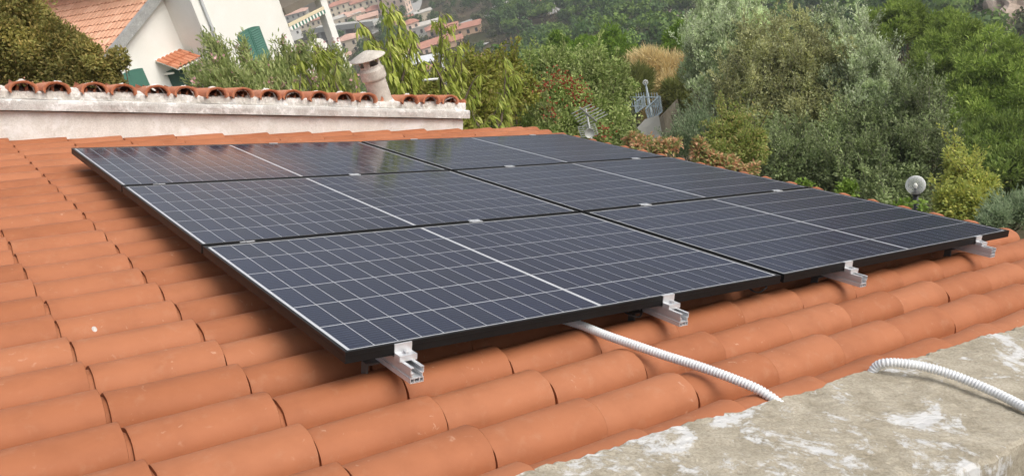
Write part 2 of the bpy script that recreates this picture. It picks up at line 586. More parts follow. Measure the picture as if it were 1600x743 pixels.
spots = []
for j in range(-4, 23):
    v_ = V0 + j * VP
    if v_ > 4.72 or v_ < -0.60: continue
    for i in range(-12, 13):
        u_ = U0 + i * UP
        if i == 12: u_ = EAVE
        vis = False
        for du in (0, -0.17, -0.34):
            q = project((u_ + du, v_, ZC))
            if q[2] > 0.2 and -60 < q[0] < 1660 and -40 < q[1] < 800: vis = True
        under = (u_ - UP * 0.85 > 0.12 and u_ < 3.50 and 0.16 < v_ < 3.32)
        if v_ < -0.62: vis = False
        hid = (u_ - UP > 0.35 and 0.35 < v_)          # behind the raised array as seen from the camera
        if hid and u_ < 3.3 and v_ < 3.55: under = True
        spots.append((q[2], u_, v_, vis and not under))
seen = sorted([s for s in spots if s[3]])
print('roof tiles in view', len(seen), 'of', len(spots))
indiv = seen[:300]
rest = seen[300:] + [s for s in spots if not s[3]]
rt = random.Random(5)
for k, (_, u_, v_, _) in enumerate(indiv):
    me = TILES[k % 3]
    o = obj('roof_tile', me, roof)
    o.matrix_local = Matrix.Translation((u_ + rt.uniform(-0.005, 0.005), v_ + rt.uniform(-0.004, 0.004), ZC + rt.uniform(-0.002, 0.002))) @ Matrix.Rotation(rt.uniform(-0.014, 0.014), 4, 'Z') @ Matrix.Rotation(rt.uniform(-0.02, 0.02), 4, 'X')
mbt = MB()
tvs = [tuple(x.co) for x in TILES[0].vertices]; tfs = [tuple(p.vertices) for p in TILES[0].polygons]
for (_, u_, v_, _) in rest:
    mbt.add([(x + u_, y + v_, z + ZC) for x, y, z in tvs], tfs)
o = mbt.build('covered_tiles', MT['tile'], roof, None, True)
o['kind'] = 'stuff'


def rough_block(name, u0, u1, v0, v1, z0, z1, mat, parent, nu=120, nv=14, amp=0.004, edge=0.008, slope=0.0, skew=0.0, seed=0, round_=0.012):
    """a cast block with an uneven top and crumbly edges; slope drops the block along u, skew turns it in plan"""
    rg = random.Random(seed)
    v, f = [], []
    prof = [(v1, z0)] + [(v1, z1 - round_ * 2), (v1 - round_ * .3, z1 - round_ * .6), (v1 - round_, z1)]
    inner = [(v1 - round_ - (v1 - v0 - 2 * round_) * k / nv, z1) for k in range(1, nv)]
    prof += inner + [(v0 + round_, z1), (v0 + round_ * .3, z1 - round_ * .6), (v0, z1 - round_ * 2), (v0, z0)]
    npf = len(prof)
    ph = [rg.uniform(0, 6.28) for _ in range(12)]
    for i in range(nu + 1):
        u_ = u0 + (u1 - u0) * i / nu
        e1 = edge * (0.5 * math.sin(u_ * 9 + ph[0]) + 0.3 * math.sin(u_ * 23 + ph[1]) + rg.uniform(-0.5, 0.5))
        e2 = edge * (0.5 * math.sin(u_ * 8 + ph[2]) + 0.3 * math.sin(u_ * 27 + ph[3]) + rg.uniform(-0.5, 0.5))
        for k, (vv, zz) in enumerate(prof):
            s = k / (npf - 1)
            e = e1 if s < 0.5 else e2
            ev = e if k in (1, 2, 3, npf - 2, npf - 3, npf - 4) else 0
            dz = 0 if k in (0, npf - 1) else amp * (math.sin(u_ * 5 + vv * 9 + ph[4]) * 0.5 + math.sin(u_ * 17 - vv * 21 + ph[5]) * 0.3 + rg.uniform(-0.4, 0.4))
            v.append((u_, vv + ev + skew * (u_ - u0), zz + dz + slope * (u_ - u0)))
    for i in range(nu):
        for k in range(npf - 1):
            f.append((i * npf + k, i * npf + k + 1, (i + 1) * npf + k + 1, (i + 1) * npf + k))
        f.append((i * npf + npf - 1, i * npf, (i + 1) * npf, (i + 1) * npf + npf - 1))
    f.append(tuple(range(npf))); f.append(tuple(nu * npf + k for k in reversed(range(npf))))
    return obj(name, me_from(name, v, f, mat, False), parent)


# near parapet, weathered, with flakes of white paint
pp = rough_block('concrete_parapet', -3.2, EAVE + 0.05, -0.975, -0.475, -0.9, -0.103, MT['parapet'], house, 460, 30, 0.005, 0.010, 0, -0.022, 3, 0.014)
pp['label'] = 'weathered beige concrete parapet with flaking white paint'

# far parapet wall: plaster face, projecting slab, mortar bed, row of barrel tiles laid across
fw = rough_block('far_parapet', -3.0, 3.40, 4.66, 4.98, -0.35, 0.15, MT['render'], house, 150, 6, 0.003, 0.006, -0.0285, 0, 5)
fw['label'] = 'low white rendered parapet wall at the far edge of the roof'
SL = -0.0278
rough_block('coping_slab', -3.0, 3.44, 4.615, 5.02, 0.158, 0.228, MT['slab'], fw, 230, 6, 0.003, 0.007, SL, 0, 8, 0.012)
rough_block('mortar_bed', -3.0, 3.42, 4.66, 4.98, 0.229, 0.283, MT['mortar'], fw, 420, 6, 0.010, 0.012, SL, 0, 9, 0.014)
cap_me = tile_mesh('cap_tile', 3, wl=0.086, hl=0.066, L=0.40, th=0.016, mat=MT['tile_old'], pan=False)
k = 0
u_ = -2.95
while u_ < 3.35:
    z_ = 0.283 + SL * (u_ + 3.0)
    if not (2.44 < u_ < 2.70):
        o = obj('cap_tile', cap_me, fw)
        o.matrix_local = Matrix.Translation((u_ + rt.uniform(-.012, .012), 4.635 + rt.uniform(-.02, .015), z_ + 0.072 + rt.uniform(-.006, .005))) @ Matrix.Rotation(-math.pi / 2 + rt.uniform(-.06, .06), 4, 'Z') @ Matrix.Rotation(rt.uniform(-0.07, 0.07), 4, 'X') @ Matrix.Rotation(-0.07, 4, 'Y')
        # lumps of mortar under the tile mouth
        lm = MB()
        vv_, ff_ = [], []
        for iu in range(13):
            for iv in range(6):
                fu, fv = iu / 12 * 2 - 1, iv / 5
                hz_ = max(0, 1 - fu * fu) ** .6 * (.060 + .020 * fv) + rt.uniform(-.006, .006)
                vv_.append((u_ + fu * .068 + rt.uniform(-.003, .003), 4.655 + .05 * fv + rt.uniform(-.006, .004), z_ - .012 + hz_))
        for iu in range(12):
            for iv in range(5):
                ff_.append((iu * 6 + iv, (iu + 1) * 6 + iv, (iu + 1) * 6 + iv + 1, iu * 6 + iv + 1))
        lm.add(vv_, ff_)
        lm.build('mortar_lump', MT['mortar'], fw)
        # the pan tile between two covers
        o = obj('pan_tile', cap_me, fw)
        o.matrix_local = Matrix.Translation((u_ + 0.1035, 4.70, z_ - 0.052)) @ Matrix.Rotation(-math.pi / 2, 4, 'Z') @ Matrix.Rotation(math.pi, 4, 'X')
    u_ += 0.207
# chimney, plumb in the world
cz = Matrix(ROOF).inverted() @ Matrix.Translation(ROOF @ Vector((2.672, 4.80, 0.07))) 
ch = MB().lathe([(0.098, -0.05), (0.098, 0.0), (0.092, 0.05), (0.090, 0.245), (0.105, 0.250), (0.108, 0.262), (0.105, 0.330), (0.093, 0.345), (0.088, 0.35), (0.0875, 0.37)], 44).build('chimney', MT['chimney'], house, cz, False)
ch['label'] = 'grey fibre cement flue pipe with conical cap on the far parapet'
for k in range(4):
    legs = MB()
    a0 = k * math.pi / 2 + 0.5
    vv, ff = [], []
    for i in range(7):
        a = a0 + i * 0.10
        for rr_ in (0.0875, 0.075):
            for zz in (0.3705, 0.436): vv.append((rr_ * math.cos(a), rr_ * math.sin(a), zz))
    for i in range(6):
        b0 = i * 4
        ff += [(b0, b0 + 4, b0 + 5, b0 + 1), (b0 + 2, b0 + 3, b0 + 7, b0 + 6)]
    ff += [(0, 1, 3, 2), (24, 26, 27, 25)]
    legs.add(vv, ff)
    legs.build('vent_leg', MT['chimney'], ch)
MB().lathe([(0.0, 0.492), (0.03, 0.487), (0.085, 0.465), (0.148, 0.438), (0.152, 0.432), (0.146, 0.428), (0.08, 0.452), (0.0, 0.470)], 32).build('chimney_cap', MT['chimney'], ch, None, True)
MB().lathe([(0.14, -0.06), (0.135, -0.005), (0.10, 0.03), (0.096, 0.05)], 18).build('mortar_collar', MT['mortar'], ch, None, True)

# ------------------------------------------------------------------ solar panels
PL, PW, G = 1.762, 1.134, 0.02
LIP, TH = 0.010, 0.032
CPU, CPV, MID = 0.0712, 0.1835, 0.012
cell_me = me_from('cell', [(x, y, z) for z in (-0.0003, 0) for x, y in ((-.0343, -.0894), (.0343, -.0894), (.0343, .0894), (-.0343, .0894))],
                  [(4, 5, 6, 7), (0, 1, 5, 4), (1, 2, 6, 5), (2, 3, 7, 6), (3, 0, 4, 7)], MT['cell'])
fr = MB()
for (x0, x1, y0, y1) in ((0, PL, 0, LIP), (0, PL, PW - LIP, PW), (0, LIP, LIP, PW - LIP), (PL - LIP, PL, LIP, PW - LIP)):
    fr.box(x0, x1, y0, y1, -TH, 0)
# bottom flanges and the fine drip line of the section
fr.box(0.0102, PL - .0102, 0.0102, 0.028, -TH, -TH + .002).box(0.0102, PL - .0102, PW - .028, PW - .0102, -TH, -TH + .002)
fr.box(-0.0008, PL + .0008, -0.0008, PW + .0008, -0.0125, -0.0105)
frame_me = me_from('frame', fr.v, fr.f, MT['frame'])
sheet_me = me_from('backsheet', MB().box(LIP, PL - LIP, LIP, PW - LIP, -0.0075, -0.00215).v, MB().box(0, 1, 0, 1, 0, 1).f, MT['sheet'])
names = {(0, 0): 'front left solar panel, nearest the camera, above the near conduit end',
         (1, 0): 'front right solar panel whose far corner overhangs the roof edge',
         (0, 1): 'middle row left solar panel between the nearest and the farthest one',
         (1, 1): 'middle row right solar panel in the second row from the parapet',
         (0, 2): 'back row left solar panel close to the low white parapet wall',
         (1, 2): 'back row right solar panel close to the television antenna'}
for cu in (0, 1):
    for rv in (0, 1, 2):
        # each column leans a little towards the seam between the two
        z0, z1 = (0.004, -0.008) if cu == 0 else (-0.008, 0.003)
        tilt = math.atan2(z1 - z0, PL)
        base = Matrix.Translation((cu * (PL + G), rv * (PW + G), z0)) @ Matrix.Rotation(-tilt, 4, 'Y')
        p = empty('solar_panel', ROOF @ base)
        tag(p, names[(cu, rv)], 'solar panel', 'six solar panels on the roof')
        obj('frame', frame_me, p)
        obj('backsheet', sheet_me, p)
        for i in range(24):
            x = LIP + 0.0106 + CPU * (i + 0.5) + (MID if i >= 12 else 0)
            for j in range(6):
                y = LIP + 0.0065 + CPV * (j + 0.5)
                o = bpy.data.objects.new('cell', cell_me)
                col.objects.link(o)
                o.parent = p
                o.matrix_local = Matrix.Translation((x, y, -0.0018))
        j = MB().box(PL * .45, PL * .5, .55, .62, -.03, -.0085).build('junction_box', MT['cable'], p)

# ------------------------------------------------------------------ mounting rails with clamps
RU = [0.165, 1.165, 2.19, 3.24]
rail_lab = ['aluminium rail end at the front left panel corner, leftmost of four', 'aluminium rail with clamp just right of the conduit start',
            'aluminium rail with clamp under the front right panel, third from left', 'aluminium rail with clamp near the roof eave, rightmost of four']


def end_clamp(sgn):
    q = MB()
    # z-shaped block: lip over the frame, upright, shelf with bolt, foot on the rail
    def bx(u0, u1, v0, v1, z0, z1):
        q.box(u0, u1, min(v0 * sgn, v1 * sgn), max(v0 * sgn, v1 * sgn), z0, z1)
    bx(-.026, .026, -.009, .0045, .0012, .0042)
    bx(-.026, .026, .0014, .0045, -.020, .0011)
    bx(-.026, .026, .0046, .030, -.023, -.0195)
    bx(-.026, .026, .0301, .0335, -.0355, -.0195)
    bx(-.0265, -.0235, .0047, .030, -.0355, -.0231)
    return q


def bolt(v_):
    q = MB()
    q.lathe([(.0, .006), (.0065, .006), (.0075, .005), (.0075, -.0005)], 6)
    q.lathe([(.0, .0005), (.010, .0005), (.010, -.0012)], 14)
    return q


for k, ru in enumerate(RU):
    r = empty('mounting_rail', ROOF @ Matrix.Translation((ru, 0, 0)))
    tag(r, rail_lab[k], 'mounting rail', 'aluminium rails under the panels')
    zz = {0: -.002, 1: -.006, 2: -.007, 3: -.001}[k]
    R_ = MB()
    v0, v1 = -0.080, 3.55
    t_ = .0022
    def rb(u0, u1, z0, z1): R_.box(u0, u1, v0, v1, z0 + zz, z1 + zz)
    zb, zt = -.0795, -.0362
    rb(-.020, .020, zb, zb + t_)                                   # floor
    rb(-.020, -.020 + t_, zb + t_, zb + .012); rb(.020 - t_, .020, zb + t_, zb + .012)
    rb(-.009, -.009 + t_, zb + t_, zb + .012); rb(.009 - t_, .009, zb + t_, zb + .012)
    rb(-.020, .020, zb + .012, zb + .012 + t_)                     # floor of the channel
    rb(-.017, -.017 + t_, zb + .012 + t_, zb + .026); rb(.017 - t_, .017, zb + .012 + t_, zb + .026)
    rb(-.020, -.010, zb + .026, zb + .026 + t_); rb(.010, .020, zb + .026, zb + .026 + t_)
    rb(-.020, -.020 + t_, zb + .026 + t_, zt - t_); rb(.020 - t_, .020, zb + .026 + t_, zt - t_)
    rb(-.020, -.010, zt - t_, zt); rb(.010, .020, zt - t_, zt)
    R_.build('rail_profile', MT['alu'], r)
    for sgn, vv in ((-1, 0.0), (1, 3 * PW + 2 * G)):
        c_ = end_clamp(sgn).build('end_clamp', MT['alu'], r, Matrix.Translation((0, vv, zz)))
        bolt(0).build('bolt', MT['steel'], c_, Matrix.Translation((0, sgn * .017, -.0188)))
    for vv in (PW + G / 2, 2 * PW + 1.5 * G):
        q = MB().box(-.027, .027, -.019, -.006, .0012, .0038).box(-.027, .027, .006, .019, .0012, .0038).box(-.027, .027, -.0059, .0059, -.004, -.001)
        q.box(-.027, .027, -.0059, -.004, -.0009, .0037).box(-.027, .027, .004, .0059, -.0009, .0037)
        c_ = q.build('mid_clamp', MT['alu'], r, Matrix.Translation((0, vv, zz)))
        bolt(0).build('bolt', MT['steel'], c_, Matrix.Translation((0, 0, -.0008)))
    for vv in (0.10, 1.35, 2.6, 3.4):
        hk = MB().box(-.055, -.0205, -.016, .016, -.083, -.078).box(-.060, -.0555, -.016, .016, -.15, -.078).box(-.060, .02, -.016, .016, -.155, -.1505)
        hk.build('roof_hook', MT['hook'], r, Matrix.Translation((0, vv, zz)))

# black cables drooping under the frame
for lab, pts in (('black cable loop hanging under the frame beside the white conduit', [(1.03, .30, -.05), (1.045, .14, -.062), (1.066, .075, -.078), (1.09, .055, -.086), (1.12, .07, -.080), (1.145, .12, -.06), (1.15, .3, -.05)]),
                 ('black cable loop hanging under the frame at the panel seam', [(1.69, .30, -.05), (1.685, .12, -.058), (1.69, .07, -.075), (1.715, .06, -.086), (1.755, .065, -.084), (1.785, .09, -.070), (1.79, .3, -.05)])):
    P = [Vector(p) for p in pts]
    fine = []
    for i in range(len(P) - 1):
        a, bq, cq, dq = P[max(i - 1, 0)], P[i], P[i + 1], P[min(i + 2, len(P) - 1)]
        for s in range(6):
            q = s / 6
            fine.append(0.5 * ((2 * bq) + (cq - a) * q + (2 * a - 5 * bq + 4 * cq - dq) * q * q + (3 * bq - a - 3 * cq + dq) * q ** 3))
    fine.append(P[-1])
    o = MB().tube(fine, 0.0036, 8).build('panel_cable', MT['cable'], None, ROOF, True)
    tag(o, lab, 'cable')

# white corrugated conduit
pts = [(.79, .42, -.084), (.815, .26, -.084), (.838, .14, -.083), (.856, .065, -.083), (.868, -.03, -.084), (.886, -.14, -.0825), (.911, -.243, -.084), (.934, -.346, -.0825), (.957, -.44, -.0855), (.979, -.519, -.093), (.993, -.565, -.106), (1.008, -.610, -.124),
       (1.10, -.63, -.150), (1.25, -.63, -.152), (1.37, -.615, -.148), (1.422, -.596, -.125), (1.434, -.602, -.088), (1.442, -.630, -.066), (1.475, -.672, -.060), (1.520, -.725, -.064), (1.546, -.795, -.071), (1.553, -.885, -.079), (1.536, -.98, -.085), (1.475, -1.133, -.090), (1.38, -1.30, -.12), (1.30, -1.36, -.35)]
P = [Vector(p) for p in pts]
fine = []
for i in range(len(P) - 1):
    a, bq, cq, dq = P[max(i - 1, 0)], P[i], P[i + 1], P[min(i + 2, len(P) - 1)]
    for s in range(20):
        q = s / 20
        fine.append(0.5 * ((2 * bq) + (cq - a) * q + (2 * a - 5 * bq + 4 * cq - dq) * q * q + (3 * bq - a - 3 * cq + dq) * q ** 3))
acc = [0.0]
for i in range(1, len(fine)): acc.append(acc[-1] + (fine[i] - fine[i - 1]).length)
fa = np.array([list(p) for p in fine]); acc = np.array(acc)
path, rad = [], []
pitch = 0.0095
s = 0.0
while s < acc[-1]:
    for q, r_ in ((0.0, .0104), (0.25, .0136), (0.5, .0143), (0.75, .0136)):
        ss = s + q * pitch
        path.append([np.interp(ss, acc, fa[:, k]) for k in range(3)]); rad.append(r_)
    s += pitch
o = MB().tube(path, rad, 12).build('corrugated_conduit', MT['conduit'], None, ROOF, True)
tag(o, 'white corrugated conduit running from under the panels across the concrete parapet', 'conduit')

# small white dropping on a tile
o = MB().lathe([(.0, .004), (.006, .004), (.010, .002), (.012, .0)], 9).build('bird_dropping', MT['dropping'], None, ROOF @ Matrix.Translation((-.44, .735, -.1035)) @ Matrix.Scale(.6, 4) @ Matrix.Scale(1.8, 4, (0, 1, 0)) @ Matrix.Rotation(.4, 4, 'X'), True)
tag(o, 'small white bird dropping on a tile left of the panels', 'dropping')

# ------------------------------------------------------------------ plants
def mesh_np(name, V, loops, sizes, mat, smooth=False):
    me = bpy.data.meshes.new(name)
    V = np.asarray(V, np.float32)
    me.vertices.add(len(V)); me.vertices.foreach_set('co', V.ravel())
    loops = np.asarray(loops, np.int32); sizes = np.asarray(sizes, np.int32)
    me.loops.add(len(loops)); me.loops.foreach_set('vertex_index', loops)
    me.polygons.add(len(sizes))
    st = np.zeros(len(sizes), np.int32); st[1:] = np.cumsum(sizes)[:-1]
    me.polygons.foreach_set('loop_start', st)
    me.polygons.foreach_set('loop_total', sizes)
    me.update(calc_edges=True)
    me.materials.append(mat)
    return me


def unit(a):
    return a / (np.linalg.norm(a, axis=-1, keepdims=True) + 1e-9)


def leaves_np(P, A, Nn, L, W, bend=0.15):
    """one folded diamond per leaf: foot, two shoulders, tip"""
    n = len(P)
    A = unit(A)
    S = unit(np.cross(A, Nn))
    Nn = np.cross(S, A)
    L = np.broadcast_to(np.asarray(L, float).reshape(-1, 1), (n, 1)); W = np.broadcast_to(np.asarray(W, float).reshape(-1, 1), (n, 1))
    m_ = P + A * L * 0.5 + Nn * L * bend
    V = np.stack([P, m_ - S * W / 2, P + A * L, m_ + S * W / 2], 1).reshape(-1, 3)
    i = np.arange(n)[:, None] * 4
    loops = (i + np.array([[0, 1, 3, 1, 2, 3]])).ravel()
    return V, loops, np.full(2 * n, 3)


def rdir(n):
    return unit(rng.normal(size=(n, 3)))


def crown_points(clumps, n, sub=26, tight=0.20, shell=0.55, sat=0):
    """leaf positions gathered in tufts through the crown; returns points and their outward directions"""
    clumps = list(clumps)
    for c in list(clumps):
        for d_ in rdir(sat):
            if d_[2] < -.35: continue
            k_ = .22 + .26 * rng.random()
            q_ = .92 + .33 * rng.random()
            clumps.append((c[0] + d_[0] * c[3] * q_, c[1] + d_[1] * c[4] * q_, c[2] + d_[2] * c[5] * q_, c[3] * k_, c[4] * k_, c[5] * k_))
    vol = np.array([c[3] * c[4] * c[5] for c in clumps]) ** 0.72
    cnt = np.maximum(1, (n * vol / vol.sum()).astype(int))
    P, O, T = [], [], []
    for c, k in zip(clumps, cnt):
        ctr = np.array(c[:3]); rad = np.array(c[3:6])
        d = rdir(sub)
        rr = (shell + (1 - shell) * rng.random((sub, 1)) ** 0.6)
        tc = ctr + d * rad * rr
        T.append(tc)
        w_ = rng.random(sub) + 0.35
        idx = rng.choice(sub, k, p=w_ / w_.sum())
        s_ = rad.mean() * tight * (0.6 + 0.9 * rng.random((sub, 1)))
        off = rng.normal(size=(k, 3)) * s_[idx]
        P.append(tc[idx] + off)
        O.append(unit(unit(d[idx]) * 0.7 + unit(off) * 0.8))
    return np.concatenate(P), np.concatenate(O), np.concatenate(T)


def trunk_mesh(name, base, tufts, r0, mat, nl=14, wig=0.06):
    q = MB()
    base = np.array(base, float)
    ctr = tufts.mean(0)
    hgt = ctr[2] - base[2]
    top = np.array([base[0] + (ctr[0] - base[0]) * 0.7, base[1] + (ctr[1] - base[1]) * 0.7, base[2] + hgt * 0.8])
    tp = []
    for i in range(6):
        s = i / 5
        tp.append(base + (top - base) * s + np.array([math.sin(s * 5 + base[0]), math.cos(s * 4 + base[1]), 0]) * wig * hgt * s * 0.4)
    q.tube(tp, [r0 * (1 - 0.55 * i / 5) for i in range(6)], 8)
    idx = rng.permutation(len(tufts))[:nl]
    for j in idx:
        e = tufts[j]
        s = 0.25 + 0.75 * rng.random()
        k = min(5, int(s * 5)); st = tp[k]
        mid_ = (st + e) / 2 + np.array([0, 0, -0.08 * np.linalg.norm(e - st)]) + rng.normal(size=3) * 0.06 * np.linalg.norm(e - st)
        q.tube([st, mid_, e], [r0 * 0.36 * (1 - 0.4 * s), r0 * 0.22, r0 * 0.06], 5, False)
    return q


def plant(name, label, cat, clumps, n, L, W, mat, bark, mode='leaf', r0=0.09, group=None, base=None, sub=26, tight=0.2, shell=0.55, nl=14, foot=None, sat=5, shoots=0, shlen=1.0):
    """clumps: (px, py, rx, ry, distance) give the seat of each leaf mass; sizes are turned into metres"""
    cl = []
    for (px, py, rx, ry, d) in clumps:
        c = at(px, py, d)
        mx, my = rx * d / FOC, ry * d / FOC
        cl.append((c[0], c[1], c[2], mx, (mx + my) / 2, my))
    cm = np.mean([c[:3] for c in cl], axis=0)
    if base is None:
        base = (cm[0], cm[1], float(height(cm[0], cm[1])) - 0.1)
    if foot is not None: base = foot
    root = empty(name, Matrix.Translation(base))
    tag(root, label, cat, group)
    P, O, T = crown_points(cl, n, sub, tight, shell, sat)
    k = len(P)
    if mode == 'leaf':
        A = unit(O + rdir(k) * 0.8 + np.array([0, 0, 0.15])); Nn = unit(O * 0.6 + np.array([0, 0, 0.7]) + rdir(k) * 0.6)
        Ls = L * (0.7 + 0.6 * rng.random(k)); Ws = W * (0.7 + 0.6 * rng.random(k))
    elif mode == 'up':
        A = unit(O * 0.5 + np.array([0, 0, 0.9]) + rdir(k) * 0.45); Nn = unit(O + rdir(k) * 0.5)
        Ls = L * (0.7 + 0.6 * rng.random(k)); Ws = W * (0.8 + 0.4 * rng.random(k))
    elif mode == 'spray':
        A = unit(O * 1.0 + np.array([0, 0, 0.5]) + rdir(k) * 0.25); Nn = rdir(k)
        Ls = L * (0.6 + 0.8 * rng.random(k)); Ws = W * (0.8 + 0.4 * rng.random(k))
    stems = []
    if shoots:                       # loose leafy shoots that stick out of the crown
        hi = T[T[:, 2] > np.quantile(T[:, 2], .45)]
        st_p = hi[rng.integers(0, len(hi), shoots)]
        sd = unit(np.array([0, 0, 1.0]) + rdir(shoots) * .55)
        sl = (.35 + .55 * rng.random(shoots)) * L / .1 * shlen
        m_ = 46
        tt = rng.random((shoots, m_, 1)) ** .8
        P2 = (st_p[:, None] + sd[:, None] * sl[:, None, None] * tt + rng.normal(size=(shoots, m_, 3)) * .035 * L / .1).reshape(-1, 3)
        A2 = unit(np.repeat(sd, m_, 0) + rdir(shoots * m_) * .75)
        P = np.concatenate([P, P2]); A = np.concatenate([A, A2]); Nn = np.concatenate([Nn, unit(rdir(len(P2)) + np.array([0, 0, .6]))])
        Ls = np.concatenate([Ls, L * (.6 + .5 * rng.random(len(P2)))]); Ws = np.concatenate([Ws, W * (.6 + .4 * rng.random(len(P2)))])
        stems = [(a_, a_ + d_ * l_) for a_, d_, l_ in zip(st_p, sd, sl)]
    V, lo, sz = leaves_np(P, A, Nn, Ls, Ws)
    B = np.array(base)
    obj('crown', mesh_np('crown', V - B, lo, sz, mat), root)
    q = trunk_mesh('trunk', B, T, r0, bark, nl)
    for a_, e_ in stems: q.tube([a_, e_], [.008, .003], 4, False)
    q.v = [(x - B[0], y - B[1], z - B[2]) for x, y, z in q.v]
    q.build('trunk', bark, root, None, True)
    return root, cl, P


def c3(r, g, b, k=1.6):
    x = srgb(r, g, b)
    return (x[0] * k, x[1] * k, x[2] * k, 1)


LM = {}
LM['juniper'] = leaf_mat('juniper_leaf', [c3(90, 90, 46, 1.9), c3(108, 106, 56, 1.9), c3(120, 112, 62, 1.9), c3(136, 118, 70, 1.9)], 0.4, pscale=2.5, patch=.5, light=1.3)
LM['oleander'] = leaf_mat('oleander_leaf', [c3(96, 108, 62, 1.9), c3(120, 130, 80, 1.9), c3(140, 148, 98, 1.9), c3(160, 160, 116, 1.9)], 0.45)
LM['peach'] = leaf_mat('peach_leaf', [c3(98, 110, 44, 1.8), c3(120, 130, 54, 1.8), c3(140, 146, 68, 1.8), c3(156, 158, 90, 1.8)], 0.4)
LM['yellowgreen'] = leaf_mat('hazel_leaf', [c3(100, 108, 40), c3(126, 130, 52), c3(142, 142, 68), c3(120, 108, 60)], 0.4)
LM['medlar'] = leaf_mat('shrub_leaf', [c3(86, 102, 52, 1.8), c3(108, 122, 66, 1.8), c3(128, 138, 84, 1.8), c3(146, 152, 102, 1.8)], 0.45, pscale=1.2, patch=.5, light=1.35)
LM['red'] = leaf_mat('red_leaf', [c3(150, 62, 40, 1), c3(168, 84, 60, 1), c3(140, 88, 58, 1)], 0.3)
LM['orange'] = leaf_mat('sumac_leaf', [c3(172, 122, 92, 1.3), c3(184, 142, 110, 1.3), c3(170, 140, 102, 1.3), c3(136, 138, 84, 1.3), c3(124, 132, 78, 1.3), c3(128, 136, 80, 1.3)], 0.4)
LM['broom_dark'] = leaf_mat('broom_dark', [c3(78, 86, 44), c3(98, 102, 54), c3(110, 112, 62)], 0.4)
LM['broom_yellow'] = leaf_mat('broom_dry', [c3(170, 156, 110, 1.7), c3(186, 172, 128, 1.7), c3(174, 156, 116, 1.7), c3(152, 138, 102, 1.7)], 0.35)
LM['olive'] = leaf_mat('olive_leaf', [c3(108, 120, 86, 2.1), c3(130, 140, 106, 2.1), c3(146, 154, 124, 2.1), c3(162, 168, 142, 2.1)], 0.45, pscale=1.4, patch=.48, light=1.5)
LM['willow'] = leaf_mat('willow_leaf', [c3(104, 108, 70, 2.1), c3(122, 124, 84, 2.1), c3(136, 134, 94, 2.1), c3(150, 154, 118, 2.1)], 0.45, pscale=1.4, patch=.5, light=1.4)
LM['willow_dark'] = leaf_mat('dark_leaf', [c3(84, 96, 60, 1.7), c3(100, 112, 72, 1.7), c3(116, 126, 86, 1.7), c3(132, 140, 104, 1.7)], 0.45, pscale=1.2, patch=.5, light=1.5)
LM['pine'] = leaf_mat('pine_needle', [c3(86, 102, 46, 1.75), c3(103, 120, 53, 1.75), c3(116, 132, 62, 1.75), c3(130, 142, 74, 1.75)], 0.4, pscale=.8, patch=.5, light=1.25)
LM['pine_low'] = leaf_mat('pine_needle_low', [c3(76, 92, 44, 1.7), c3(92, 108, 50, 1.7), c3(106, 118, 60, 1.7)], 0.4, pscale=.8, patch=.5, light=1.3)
LM['pine_far'] = leaf_mat('pine_needle_far', [c3(80, 106, 36), c3(102, 128, 44), c3(122, 144, 54)], 0.4)
LM['shrub_blue'] = leaf_mat('blue_shrub', [c3(94, 110, 82), c3(118, 132, 100), c3(140, 150, 120)], 0.45)
LM['shrub_light'] = leaf_mat('light_shrub', [c3(100, 114, 54, 1.4), c3(122, 134, 68, 1.4), c3(140, 146, 84, 1.4), c3(150, 134, 84, 1.4)], 0.45)
LM['shrub_yellow'] = leaf_mat('yellow_shrub', [c3(126, 136, 68, 1.8), c3(142, 148, 76, 1.8), c3(160, 156, 80, 1.8), c3(114, 128, 70, 1.8)], 0.45)
LM['sprig'] = leaf_mat('fresh_leaf', [c3(110, 140, 52, 1.1), c3(132, 156, 66, 1.1)], 0.4)
LM['pink'] = leaf_mat('pink_petal', [c3(222, 170, 172, 1), c3(232, 194, 192, 1), c3(212, 152, 160, 1)], 0.3)
LM['hill_pine'] = leaf_mat('hill_pine', [c3(54, 78, 38), c3(68, 92, 44), c3(82, 104, 52)], 0.3)
LM['hill_umbrella'] = leaf_mat('hill_umbrella', [c3(76, 100, 44), c3(94, 116, 50), c3(108, 128, 58)], 0.3)
LM['hill_oak'] = leaf_mat('hill_oak', [c3(58, 68, 42), c3(74, 80, 50), c3(88, 90, 60)], 0.3)
LM['hill_scrub'] = leaf_mat('hill_scrub', [c3(80, 76, 56), c3(96, 88, 66), c3(112, 102, 78), c3(84, 90, 56)], 0.3)

# juniper hedge behind the far parapet, at the left
J = 'junipers behind the far parapet'
plant('juniper_shrub', 'tall brown green juniper filling the upper left corner before the tiled gable', 'shrub', [(-20, 30, 60, 60, 11.4), (28, 50, 45, 52, 11), (20, 10, 34, 34, 11.2), (0, 110, 60, 45, 11), (62, 100, 45, 48, 10.8), (60, 58, 30, 36, 11), (-60, 80, 60, 60, 11)], 46000, .045, .022, LM['juniper'], MT['bark'], 'leaf', .10, J, sub=60, tight=.13, shell=.8)
plant('juniper_shrub', 'rounded juniper standing between the tall juniper and the smallest one', 'shrub', [(108, 92, 30, 36, 10.6), (92, 70, 24, 30, 10.7), (112, 125, 34, 36, 10.5)], 17000, .042, .02, LM['juniper'], MT['bark'], 'leaf', .08, J, sub=34, tight=.16, shell=.75)
plant('juniper_shrub', 'smallest juniper ball beside the green shutter of the white house', 'shrub', [(148, 105, 27, 28, 10.3), (150, 132, 28, 26, 10.3)], 13000, .04, .02, LM['juniper'], MT['bark'], 'leaf', .06, J, sub=34, tight=.16, shell=.75)

